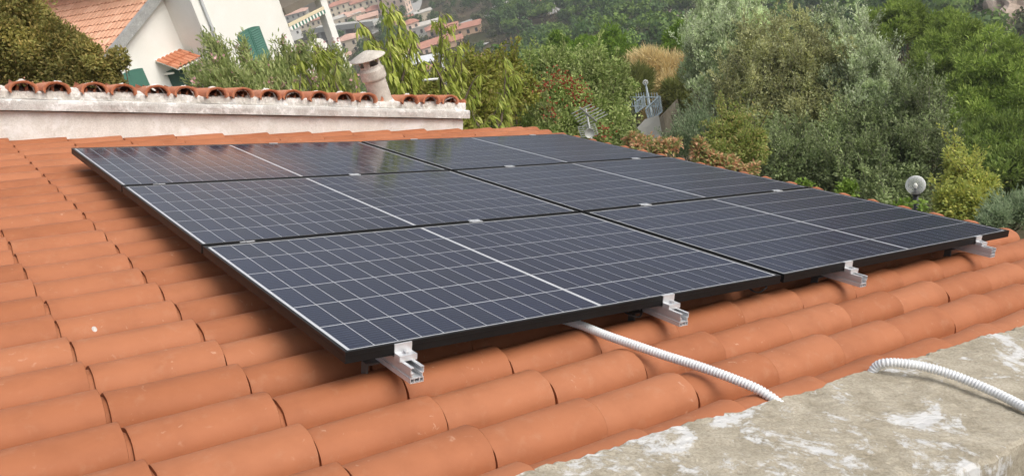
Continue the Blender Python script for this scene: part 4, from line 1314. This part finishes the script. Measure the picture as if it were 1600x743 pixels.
def arched_shutter(s0, s1, zt, zb, y, rise, parent, name='shutter', mat=None, louvre=True):
    """two leaves under a shallow arch, with louvres"""
    w_ = bpy.data.objects.new(name, None); link(w_, parent)
    mid_ = (s0 + s1) / 2
    def top(s): return zt - rise * ((s - mid_) / ((s1 - s0) / 2)) ** 2
    for a, b_ in ((s0, mid_ - .008), (mid_ + .008, s1)):
        vv, ff = [], []
        n = 8
        for k in range(n + 1):
            s = a + (b_ - a) * k / n
            for yy in (y, y + .05):
                vv += [(s, yy, zb), (s, yy, top(s))]
        for k in range(n):
            o_ = k * 4
            ff += [(o_, o_ + 1, o_ + 5, o_ + 4), (o_ + 2, o_ + 6, o_ + 7, o_ + 3), (o_ + 1, o_ + 3, o_ + 7, o_ + 5)]
        ff += [(0, 2, 3, 1), (n * 4, n * 4 + 1, n * 4 + 3, n * 4 + 2)]
        lf = obj('shutter_leaf', me_from('shutter_leaf', vv, ff, mat), w_)
        if louvre:
            q = MB()
            z = zb + .07
            while z < zt - .16:
                q.add([(a + .07, y + .0505, z), (b_ - .07, y + .0505, z), (b_ - .07, y + .068, z + .016), (a + .07, y + .068, z + .016), (a + .07, y + .0505, z + .066), (b_ - .07, y + .0505, z + .066)], [(0, 1, 2, 3), (3, 2, 5, 4), (0, 3, 4), (1, 5, 2)])
                z += .085
            l_ = q.build('louvres', mat, lf); l_['kind'] = 'stuff'
    return w_


arched_shutter(2.12, 3.30, .06, -1.3, NC + .002, .10, wh, 'window', MT['green'])
arched_shutter(-2.42, -1.24, .22, -1.2, .002, .10, wh, 'window', MT['green'], False)
MB().box(-2.30, -1.36, .053, .060, -1.0, .06).box(-1.852, -1.838, .061, .066, -1.2, .15).build('shutter_board', MT['green'], wh)
# door and its tiled canopy
MB().box(-.36, .44, .002, .05, -2.4, -.35).build('door', MT['green_dark'], wh)
cp = bpy.data.objects.new('door_canopy', None); link(cp, wh)
v = []
ca0, ca1, cb0, cb1 = (-.56, .02, .21), (.56, .02, .21), (-.70, 1.0, -.19), (.42, 1.0, -.19)
v = [(-.60, .002, .17), (.58, .002, .17), (.58, .95, -.22), (-.60, .95, -.22), (-.60, .002, .11), (.58, .002, .11), (.58, .95, -.28), (-.60, .95, -.28)]
obj('canopy_board', me_from('canopy_board', v, [(0, 3, 2, 1), (4, 5, 6, 7), (0, 1, 5, 4), (1, 2, 6, 5), (2, 3, 7, 6), (3, 0, 4, 7)], MT['trim']), cp)
ct = tile_mesh('canopy_tile', 5, wl=0.085, hl=0.05, L=0.50, th=0.02, mat=MT['tile_old'], pan=True)
an2 = math.atan(.39 / .95)
for row in (0, 1):
    for k in range(6):
        n_ = .55 + row * .45
        o = obj('canopy_tile', ct, cp)
        o.matrix_local = Matrix.Translation((-.50 + k * .196, n_, .17 - .41 * n_ + .075)) @ Matrix.Rotation(math.pi / 2, 4, 'Z') @ Matrix.Rotation(an2, 4, 'Y')
for s_ in (-.5, .45):
    MB().box(s_, s_ + .06, .003, .5, -.42, -.36).build('canopy_bracket', MT['trim'], cp)
MB().tube([(1.12, NC + .07, -5.4), (1.12, NC + .07, 4.0)], .055, 10).build('drainpipe', MT['pipe'], wh, None, True)
# loggia: floor, ceiling, pillars, awning, balustrade
lg = bpy.data.objects.new('loggia', None); link(lg, wh)
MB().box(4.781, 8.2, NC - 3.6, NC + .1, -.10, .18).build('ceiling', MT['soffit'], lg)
MB().box(4.781, 7.6, NC - 3.6, NC, -3.2, -3.0).build('loggia_floor', MT['trim'], lg)
for s_, n_, w_ in ((7.02, NC - .35, .36),):
    MB().box(s_, s_ + w_, n_, n_ + .34, -5.5, -.101).build('pillar', MT['white_wall'], lg)
for s_, n_ in ((5.5, NC - 3.5), (6.35, NC - 3.5), (6.62, NC - 3.5), (7.2, NC - 3.4)):
    MB().box(s_, s_ + .09, n_, n_ + .09, -2.999, -.101).build('post', MT['brown'], lg)
MB().box(4.79, 7.01, NC - .02, NC + .06, -.56, -.44).build('awning_box', MT['awn'], lg)
q = MB(); q2 = MB()
for k in range(22):
    a = 4.80 + k * .1
    (q if k % 2 else q2).add([(a, NC + .066, -.57), (a + .1, NC + .066, -.57), (a + .1, NC + .075, -.70), (a + .05, NC + .078, -.745), (a, NC + .075, -.70)], [(0, 4, 3, 2, 1)])
o = q.build('awning_green_stripe', MT['green'], lg); o['kind'] = 'stuff'
o = q2.build('awning_white_stripe', MT['trim'], lg); o['kind'] = 'stuff'
vv, ff = [], []
for k in range(13):
    a = math.pi * k / 12
    s_ = 6.05 + .62 * math.cos(math.pi - a); z_ = -2.0 + .52 * math.sin(a)
    for n_ in (NC - .1, NC - .22): vv += [(s_, n_, z_), (s_, n_, -3.0)]
for k in range(12):
    o_ = k * 4
    ff += [(o_, o_ + 1, o_ + 5, o_ + 4), (o_ + 2, o_ + 6, o_ + 7, o_ + 3), (o_, o_ + 4, o_ + 6, o_ + 2)]
obj('balustrade', me_from('balustrade', vv, ff, MT['trim']), lg)
MB().box(4.80, 7.0, NC - .20, NC - .08, -3.0, -2.35).build('balustrade_wall', MT['trim'], lg)

# ------------------------------------------------------------------ the town in the valley
WALLS = {'cream': simple('town_cream', srgb(222, 208, 184), .9, 0, .06, .2), 'pink': simple('town_pink', srgb(226, 200, 182), .9, 0, .06, .2), 'white': simple('town_white', srgb(232, 230, 224), .9, 0, .04, .2),
         'ochre': simple('town_ochre', srgb(224, 188, 156), .9, 0, .06, .2), 'grey': simple('town_grey', srgb(186, 184, 174), .9, 0, .06, .2)}
ROOFS = {'red': simple('town_red_roof', srgb(186, 134, 114), .9, 0, .16, .3), 'pinkroof': simple('town_pink_roof', srgb(208, 170, 150), .9, 0, .12, .3), 'flat': simple('town_flat_roof', srgb(206, 200, 188), .9, 0, .1, .3), 'white': simple('town_white_roof', srgb(228, 230, 230), .7, 0, .05, .3)}
MT['pane'] = simple('town_window', srgb(84, 84, 80), .35, 0, .1, 1)
win_me = me_from('window', MB().box(-.55, .55, -.12, .06, -.8, .8).v, MB().box(0, 1, 0, 1, 0, 1).f, MT['pane'])
VAZ = math.radians(25)


def building(label, px, py, wd, dp, h, az, wall, roof_, kind='hip', name='town_house', floors=None, lift=0.0, cat='building', win=True):
    wd *= .72; dp *= .8; h *= .85; az += rt.uniform(-14, 14)
    g = ground_at(px, py)
    z = float(height(g[0], g[1])) - 1.5 + lift
    a = math.radians(az)
    mt = Matrix.Translation((g[0], g[1], z)) @ Matrix.Rotation(-a, 4, 'Z')   # local x along az + 90
    o = empty(name, mt)
    tag(o, label, cat, 'buildings in the valley town')
    MB().box(-wd / 2, wd / 2, -dp / 2, dp / 2, 0, h).build('wall', WALLS[wall], o)
    e = .6
    if kind == 'flat':
        q = MB().box(-wd / 2 - .2, wd / 2 + .2, -dp / 2 - .2, dp / 2 + .2, h + .01, h + .5)
        q.build('roof', ROOFS[roof_], o)
    else:
        rh = dp * .2
        ri = dp / 2 if kind == 'hip' else 0
        x0, x1, y0, y1 = -wd / 2 - e, wd / 2 + e, -dp / 2 - e, dp / 2 + e
        xr0, xr1 = (min(x0 + ri, -.01), max(x1 - ri, .01)) if kind == 'hip' else (x0, x1)
        v = [(x0, y0, h), (x1, y0, h), (x1, y1, h), (x0, y1, h), (xr0, 0, h + rh), (xr1, 0, h + rh)]
        obj('roof', me_from('roof', v, [(3, 2, 1, 0), (0, 1, 5, 4), (1, 2, 5), (2, 3, 4, 5), (3, 0, 4)], ROOFS[roof_]), o)
    if win:
        fl_ = floors or max(1, int((h - 1.5) // 3.1))
        for f_ in range(fl_):
            z_ = h - 1.8 - f_ * 3.1
            if z_ < 2.2: break
            nw = max(2, int(wd // 3.2))
            for k in range(nw):
                w_ = obj('window', win_me, o); w_.matrix_local = Matrix.Translation((-wd / 2 + (k + .5) * wd / nw, -dp / 2 - .0, z_))
            nd = max(1, int(dp // 4.0))
            for sx in (-1, 1):
                for k in range(nd):
                    w_ = obj('window', win_me, o); w_.matrix_local = Matrix.Translation((sx * wd / 2, -dp / 2 + (k + .5) * dp / nd, z_)) @ Matrix.Rotation(math.pi / 2, 4, 'Z')
    return o


B_ = building
B_('long red roofed block in the town right beside the loggia pillar', 540, 24, 26, 11, 11, 15, 'cream', 'red', 'hip')
B_('small white house with dark openings below the long red roofed block', 541, 34, 8, 8, 7, 20, 'white', 'pinkroof', 'hip')
B_('long cream terrace in the town above the viaduct', 545, 44, 26, 11, 10, 22, 'cream', 'flat', 'flat')
B_('pale pink terrace with flat roof left of the ochre fronted block', 560, 40, 14, 11, 10, 22, 'cream', 'pinkroof', 'gable')
B_('ochre fronted block in the town left of the tall peach shoots', 581, 46, 15, 10, 10, 24, 'ochre', 'pinkroof', 'gable')
B_('tall apartment block with white end wall right of the tallest peach shoot', 622, 24, 22, 12, 17, 35, 'pink', 'red', 'hip')
B_('second apartment block partly behind the tall one with the white end wall', 600, 14, 18, 12, 15, 30, 'cream', 'red', 'hip')
B_('low long shed with a red roof below the apartment blocks', 634, 36, 18, 7, 4.5, 25, 'ochre', 'red', 'gable')
B_('pale boxy house among trees right of the low red shed', 664, 31, 13, 8, 6.5, 30, 'cream', 'flat', 'flat')
B_('square pink tower house with a red hipped roof in the valley', 648, 61, 8.5, 8.5, 11, 20, 'pink', 'red', 'hip')
B_('long grey factory hall with pale roof beside the pink tower house', 668, 56, 18, 10, 8, 30, 'grey', 'flat', 'flat')
B_('pink house left end of the red roofed row by the road', 684, 60, 11, 9, 7.5, 28, 'pink', 'red', 'hip')
B_('middle building of the red roofed row', 703, 60, 13, 9, 7.5, 30, 'pink', 'red', 'gable')
B_('right long building of the red roofed row', 728, 54, 20, 9, 6, 32, 'ochre', 'red', 'gable')
B_('low red roofed sheds below the row by the road', 682, 76, 19, 11, 5, 28, 'pink', 'red', 'gable')
B_('low red roofed annex right of the sheds by the road', 708, 72, 12, 8, 5, 30, 'ochre', 'red', 'gable')
B_('small pale house with pink roof beside the road bend', 644, 86, 11, 8, 5, 20, 'cream', 'pinkroof', 'hip')
B_('low white roofed shed under the small pale house', 645, 94, 8, 5, 3.5, 20, 'white', 'white', 'flat', win=False)
B_('white roofed warehouse seen through the peach shoots', 668, 104, 11, 10, 5, 35, 'grey', 'white', 'gable')
B_('small red roofed cottage below the white warehouse', 672, 114, 8, 6, 4, 25, 'pink', 'red', 'gable')
B_('white hut right of the white warehouse', 712, 100, 7, 5, 4, 30, 'white', 'white', 'flat')
B_('lone small red roofed cottage on the slope right of the peach shoots', 746, 96, 6, 5, 4, 35, 'pink', 'red', 'gable')
B_('beige block with uneven roof right of the loggia pillar foot', 552, 82, 13, 11, 10, 25, 'cream', 'pinkroof', 'hip')
B_('low pink house below the beige block by the loggia pillar', 538, 94, 10, 7, 4, 20, 'pink', 'pinkroof', 'gable')
B_('pinkish walled house up the slope left of the white villa', 794, 22, 16, 9, 7, 40, 'pink', 'flat', 'flat')
B_('small grey roofed house among trees next to the white villa', 818, 12, 10, 8, 6, 35, 'cream', 'pinkroof', 'hip')
B_('white villa with a red roof high on the wooded slope', 854, 14, 11, 8, 7, 40, 'white', 'red', 'gable')
for lab, px, py, wd, h, wl, rf_ in (('cream block under the top photo edge right of the loggia roof', 528, 8, 18, 12, 'cream', 'pinkroof'), ('red roofed block under the top photo edge, second from the loggia', 548, 6, 16, 12, 'pink', 'red'),
                                    ('white block under the top photo edge left of the tallest peach shoot', 572, 8, 15, 13, 'white', 'flat'), ('pale block in the town between red roof and ochre front', 568, 22, 16, 11, 'cream', 'red'),
                                    ('dull grey block seen through the open loggia, upper one', 470, 40, 20, 12, 'grey', 'pinkroof'), ('cream block seen through the open loggia, lower one', 492, 52, 18, 11, 'cream', 'red'), ('small white block seen through the loggia left bay', 462, 62, 12, 9, 'white', 'flat'), ('cream block just right of the pillar at mid height', 524, 50, 12, 9, 'cream', 'pinkroof'), ('pink block behind the ochre fronted block', 590, 32, 13, 10, 'pink', 'red')):
    B_(lab, px, py, wd, 11, h, 22, wl, rf_, 'flat' if rf_ == 'flat' else 'hip')


def ribbon(name, pts, width, mat, label, kind='structure', thick=.0, lift=.35):
    P3 = [ground_at(x, y) for x, y in pts]
    fine_ = []
    for a, b_ in zip(P3[:-1], P3[1:]):
        for s in range(8): fine_.append(a + (b_ - a) * s / 8)
    fine_.append(P3[-1])
    v, f = [], []
    for i, p_ in enumerate(fine_):
        t__ = fine_[min(i + 1, len(fine_) - 1)] - fine_[max(i - 1, 0)]
        n_ = np.array([t__[1], -t__[0], 0]); n_ /= np.linalg.norm(n_) + 1e-9
        zc_ = max(float(height(p_[0] + n_[0] * k, p_[1] + n_[1] * k)) for k in (-width / 2, 0, width / 2)) + lift
        for k in (-1, 1): v.append((p_[0] + n_[0] * k * width / 2, p_[1] + n_[1] * k * width / 2, zc_))
    for i in range(len(fine_) - 1): f.append((2 * i, 2 * i + 1, 2 * i + 3, 2 * i + 2))
    o = obj(name, me_from(name, v, f, mat))
    tag(o, label, None, None, kind)
    return o


MT['road'] = simple('town_road', srgb(176, 174, 168), .9, 0, .06, .1)
ribbon('road', [(620, 118), (640, 98), (632, 82), (650, 66), (680, 50), (740, 34), (790, 28), (870, 22)], 6.5, MT['road'], 'pale valley road winding past the red roofed row')
ribbon('road', [(560, 62), (590, 50), (640, 28), (650, 10), (655, -10)], 7.5, MT['road'], 'pale street climbing through the town')
ribbon('road', [(700, 110), (724, 88), (760, 70)], 3.5, MT['road'], 'dirt track on the bare slope right of the cottages')
# viaduct
vd = empty('viaduct', Matrix.Identity(4))
tag(vd, 'grey concrete viaduct crossing the valley below the town terraces', 'bridge')
a0, a1 = ground_at(500, 66), ground_at(596, 48)
dv = a1 - a0; ln = math.hypot(dv[0], dv[1]); dv = np.array([dv[0], dv[1], 0]) / ln; nv_ = np.array([dv[1], -dv[0], 0])
zz_ = max(a0[2], a1[2]) + 5.5
MV = Matrix(((dv[0], nv_[0], 0, a0[0]), (dv[1], nv_[1], 0, a0[1]), (0, 0, 1, 0), (0, 0, 0, 1)))
vd.matrix_local = MV
MB().box(0, ln, -4.5, 4.5, zz_ - 1.6, zz_).build('deck', WALLS['grey'], vd)
MB().box(0, ln, 4.2, 4.49, zz_ + .01, zz_ + 1.1).build('guard_wall', WALLS['grey'], vd)
for k in range(5):
    MB().box(ln * (k + .5) / 5 - 1, ln * (k + .5) / 5 + 1, -3, 3, zz_ - 14, zz_ - 1.61).build('pier', WALLS['grey'], vd)

# ------------------------------------------------------------------ garden: lamps, antenna, stair, fences
MT['black'] = simple('black_metal', (0.02, 0.02, 0.022, 1), .45, 0, .1, 10)
MT['rail_blue'] = simple('pale_blue_metal', srgb(170, 184, 188), .5, 0, .06, 5)
MT['fence_green'] = simple('dull_green_fence', srgb(112, 118, 92), .6, 0, .1, 5)
MT['stair'] = concrete_mat('stair_concrete', srgb(150, 140, 124), srgb(182, 172, 154), srgb(196, 190, 178), .55, .65, 1.0, .4, .3)
MT['bulb'] = simple('opal_bulb', (0.85, 0.83, 0.74, 1), .35, 0, .02, 5)
gm, gt, gb = node_mat('clear_globe')
gd = N(gt, 'ShaderNodeBsdfDiffuse'); gd.inputs['Color'].default_value = (.80, .81, .80, 1)
tp_ = N(gt, 'ShaderNodeBsdfTransparent'); tp_.inputs['Color'].default_value = (.97, .98, .98, 1)
fz = N(gt, 'ShaderNodeLayerWeight'); fz.inputs['Blend'].default_value = .35
mrn = N(gt, 'ShaderNodeMath', operation='MULTIPLY_ADD'); mrn.inputs[1].default_value = .75; mrn.inputs[2].default_value = .14
m2 = N(gt, 'ShaderNodeMixShader')
gt.links.new(fz.outputs['Facing'], mrn.inputs[0]); gt.links.new(mrn.outputs[0], m2.inputs[0])
gt.links.new(tp_.outputs[0], m2.inputs[1]); gt.links.new(gd.outputs[0], m2.inputs[2])
gt.links.new(m2.outputs[0], [x for x in gt.nodes if x.type == 'OUTPUT_MATERIAL'][0].inputs['Surface'])


def globe_lamp(label, px, py, d, rad, glass, post_r, pmat):
    c = at(px, py, d)
    gz = float(height(c[0], c[1]))
    o = empty('globe_lamp', Matrix.Translation((c[0], c[1], gz)))
    tag(o, label, 'lamp', 'globe lamps in the garden')
    H = c[2] - gz
    MB().tube([(0, 0, -.1), (0, 0, H - rad * .92)], post_r, 12).build('post', pmat, o, None, True)
    MB().lathe([(post_r, H - rad * 1.12), (rad * .45, H - rad * 1.08), (rad * .42, H - rad * .88), (rad * .18, H - rad * .86), (rad * .18, H - rad * .35), (0, H - rad * .35)], 20).build('socket', pmat, o, None, True)
    MB().lathe([(rad * math.sin(a), H - rad * math.cos(a)) for a in [math.pi * (.14 + .86 * k / 22) for k in range(23)]], 36).build('globe', glass, o, None, True)
    MB().lathe([(0, H + rad * .22), (rad * .13, H + rad * .18), (rad * .21, H + .0), (rad * .20, H - rad * .12), (rad * .13, H - rad * .33)], 16).build('bulb', MT['bulb'], o, None, True)
    return o


globe_lamp('clear globe lamp with white bulb on a black post beyond the eave', 1430.5, 289, 13.0, .127, gm, .035, MT['black'])
MT['opal'] = simple('opal_globe', srgb(214, 214, 208), .25, 0, .03, 3)
globe_lamp('small far globe lamp in front of the dry yellow broom', 1008.5, 129, 37.0, .115, gm, .04, MT['rail_blue'])

# television antenna: boom with elements above a grid reflector
AD = 12.5
am = empty('tv_antenna', Matrix.Identity(4))
ab = at(921, 235, AD)
am.matrix_local = Matrix.Translation((ab[0], ab[1], float(height(ab[0], ab[1]))))
tag(am, 'pale metal television antenna beyond the roof corner', 'antenna')
A0 = np.array(am.location)
pt = lambda x, y, dd=0: tuple(at(x, y, AD + dd) - A0)
MT['antenna'] = simple('antenna_metal', srgb(168, 170, 164), .5, .2, .05, 10)
mt_top = np.array(pt(916.5, 176))
MB().tube([(0, 0, -.1), (mt_top[0], mt_top[1], mt_top[2] + .06)], .014, 8).build('mast', MT['antenna'], am, None, True)
bo0, bo1 = np.array(pt(906, 168, -.25)), np.array(pt(932, 190, .25))
bm_ = MB().tube([bo0, bo1], .012, 6).build('boom', MT['antenna'], am)
el = np.array(pt(931, 163)) - np.array(pt(902, 177)); el /= np.linalg.norm(el)
for k in range(6):
    c = bo0 + (bo1 - bo0) * (.1 + .16 * k)
    hl = (.15, .16, .18, .19, .2, .2)[k]
    MB().tube([c - el * hl, c + el * hl], .0075, 5).build('element', MT['antenna'], am)
gx, gy = np.array(pt(928, 195)) - np.array(pt(902, 200)), np.array(pt(907, 214)) - np.array(pt(902, 200))
g0 = np.array(pt(903, 198, .1))
for k in range(6):
    a = g0 + gy * 1.15 * k / 5
    MB().tube([a, a + gx * .55 + np.array([0, 0, -.02]), a + gx * 1.0], .006, 5).build('grid_rod', MT['antenna'], am)
for k in range(5):
    a = g0 + gx * k / 4
    MB().tube([a, a + gy * 1.15], .006, 5).build('grid_rod', MT['antenna'], am)
vv = []
disc = np.array(pt(921, 208, -.1))
MB().lathe([(0, -.02), (.04, -.014), (.068, 0.0), (.071, .003), (.068, .005)], 20, Matrix.Translation(disc) @ Vector((-.5, -1, .15)).to_track_quat('Z', 'Y').to_matrix().to_4x4()).build('dish', MT['antenna'], am, None, True)

# garden stair with a sloping wall and pale railings
SD = 33.0
p = lambda x, y, dd=0: at(x, y, SD + dd)
st_ = empty('garden_stair', Matrix.Translation(p(1030, 205)))
S_ = np.array(st_.location)
tag(st_, 'concrete stair flank with sloping top in the garden below the small lamp', 'stair')
v = []
top0, top1 = p(1016, 199), p(1036, 178)
bz = min(top0[2], top1[2]) - 2.5
dep = unit(ray(1030, 190) * np.array([1, 1, 0])) * 1.3 + np.array([.5, -.4, 0])
for q_ in (top0, top1):
    v += [tuple(q_ - S_), tuple(np.array([q_[0], q_[1], bz]) - S_), tuple(q_ + dep - S_), tuple(np.array([q_[0] + dep[0], q_[1] + dep[1], bz]) - S_)]
obj('stair_wall', me_from('stair_wall', v, [(0, 1, 5, 4), (2, 6, 7, 3), (0, 4, 6, 2), (4, 5, 7, 6), (1, 0, 2, 3)], MT['stair']), st_)
l0, l1 = p(992, 203, -.6), p(1008, 186, -.6)
v = [tuple(x - S_) for x in (l0, l1, l1 + np.array([.45, -.25, -.0]), l0 + np.array([.45, -.25, 0]))]
v += [(x, y, z - 1.2) for x, y, z in v]
obj('stair_kerb', me_from('stair_kerb', v, [(0, 1, 2, 3), (0, 4, 5, 1), (1, 5, 6, 2), (2, 6, 7, 3), (3, 7, 4, 0)], MT['trim']), st_)


def railing(name, label, t0, t1, b0, b1, nbar, mat, r=.02, cat='railing', spikes=False):
    o = empty(name, Matrix.Translation(b0))
    tag(o, label, cat)
    K = np.array(b0)
    t0, t1, b0, b1 = [np.array(x) - K for x in (t0, t1, b0, b1)]
    MB().tube([t0, t1], r * 1.5, 6).build('top_rail', mat, o)
    MB().tube([b0, b1], r * 1.3, 6).build('bottom_rail', mat, o)
    for k in range(nbar):
        s = k / (nbar - 1)
        a, c = b0 + (b1 - b0) * s, t0 + (t1 - t0) * s
        e_ = (c - a) / np.linalg.norm(c - a)
        MB().tube([a, c + (e_ * .18 if spikes else 0)], r * (1.6 if k in (0, nbar - 1) else .8), 5).build('baluster', mat, o)
    return o


railing('stair_railing', 'pale blue railing sloping along the garden stair wall', p(1009, 171), p(1030.5, 150), p(1015, 190), p(1034, 175), 9, MT['rail_blue'], .024)
railing('stair_railing', 'second pale railing on the far side of the garden stair', p(992, 161, 1.2), p(1006, 150, 1.2), p(994, 176, 1.2), p(1008, 166, 1.2), 7, MT['rail_blue'], .022)
railing('picket_fence', 'pale spiked fence on the terrace behind the stair railings', p(950, 152, 2), p(1027, 152, 2), p(952, 166, 2), p(1029, 166, 2), 20, MT['rail_blue'], .018, 'fence', True)
railing('garden_fence', 'dull green bar fence right of the garden stair wall', p(1039, 180.5, .6), p(1079, 179.5, 1), p(1040, 203, .6), p(1079, 202, 1), 15, MT['fence_green'], .018, 'fence')
# white frame posts near the peach trees
MT['white_pole'] = simple('white_pole', srgb(226, 226, 222), .5, 0, .04, 6)
fo = empty('pergola_frame', Matrix.Translation(at(698, 160, 13)))
K = np.array(fo.location)
tag(fo, 'thin white metal frame standing between the peach shoots', 'pergola')
for a_, b_ in (((690, 84), (700, 150)), ((700, 120), (701, 160))):
    q0, q1 = at(*a_, 13), at(*b_, 13)
    q1 = q1 + (q1 - q0) / np.linalg.norm(q1 - q0) * 1.2
    MB().tube([q0 - K, q1 - K], .022, 8).build('pole', MT['white_pole'], fo, None, True)
MB().tube([at(637, 127.5, 13) - K, at(700, 122, 13) - K], .018, 8).build('crossbar', MT['white_pole'], fo, None, True)

# bare rock in the wooded slope
MT['rock'] = concrete_mat('pale_rock', srgb(150, 132, 116), srgb(196, 178, 162), srgb(206, 192, 180), .5, .62, .12, .9, .5)


def rock(label, px, py, w_, h_, seed):
    g = ground_at(px, py)
    rg = random.Random(seed)
    q = MB()
    v, f = [], []
    nu, nv = 22, 10
    ph = [rg.uniform(0, 6.28) for _ in range(8)]
    for j in range(nv + 1):
        th_ = math.pi / 2 * j / nv
        for i in range(nu):
            a = 2 * math.pi * i / nu
            r_ = 1 + .22 * math.sin(3 * a + ph[0] + 2 * th_) + .16 * math.sin(5 * a + ph[1] - 3 * th_) + rg.uniform(-.10, .10)
            v.append((w_ * r_ * math.cos(a) * math.sin(th_ + .08), w_ * .7 * r_ * math.sin(a) * math.sin(th_ + .08), h_ * r_ * math.cos(th_) - h_ * .35))
    for j in range(nv):
        for i in range(nu):
            i2 = (i + 1) % nu
            f.append((j * nu + i, (j + 1) * nu + i, (j + 1) * nu + i2, j * nu + i2))
    f.append(tuple(range(nu)))
    o = obj('rock_outcrop', me_from('rock_outcrop', v, f, MT['rock']), None, Matrix.Translation((g[0], g[1], float(height(g[0], g[1])))))
    tag(o, label, 'rock')


rock('pale bare rock face at the top right corner above the pines', 1545, 12, 13, 9, 2)
rock('smaller pale rock right of the bare rock face at the photo edge', 1590, 18, 8, 6, 4)
rock('pinkish bare patch of rock on the slope above the silver olive', 1055, 38, 5, 3, 7)
rock('small pinkish rock on the slope left of the olive tops', 1062, 18, 4, 2.5, 9)

# ------------------------------------------------------------------ air
hz = bpy.data.materials.new('haze_air')
hz.use_nodes = True
t = hz.node_tree
t.nodes.clear()
pv_ = t.nodes.new('ShaderNodeVolumePrincipled')
pv_.inputs['Color'].default_value = (0.93, 0.95, 1.0, 1)
pv_.inputs['Density'].default_value = 0.00052
pv_.inputs['Anisotropy'].default_value = 0.2
ou = t.nodes.new('ShaderNodeOutputMaterial')
t.links.new(pv_.outputs[0], ou.inputs['Volume'])
o = MB().box(-2500, 2500, -2500, 2500, -160, 320).build('haze', hz)
tag(o, 'pale haze in the air over the valley', 'haze', None, 'stuff')
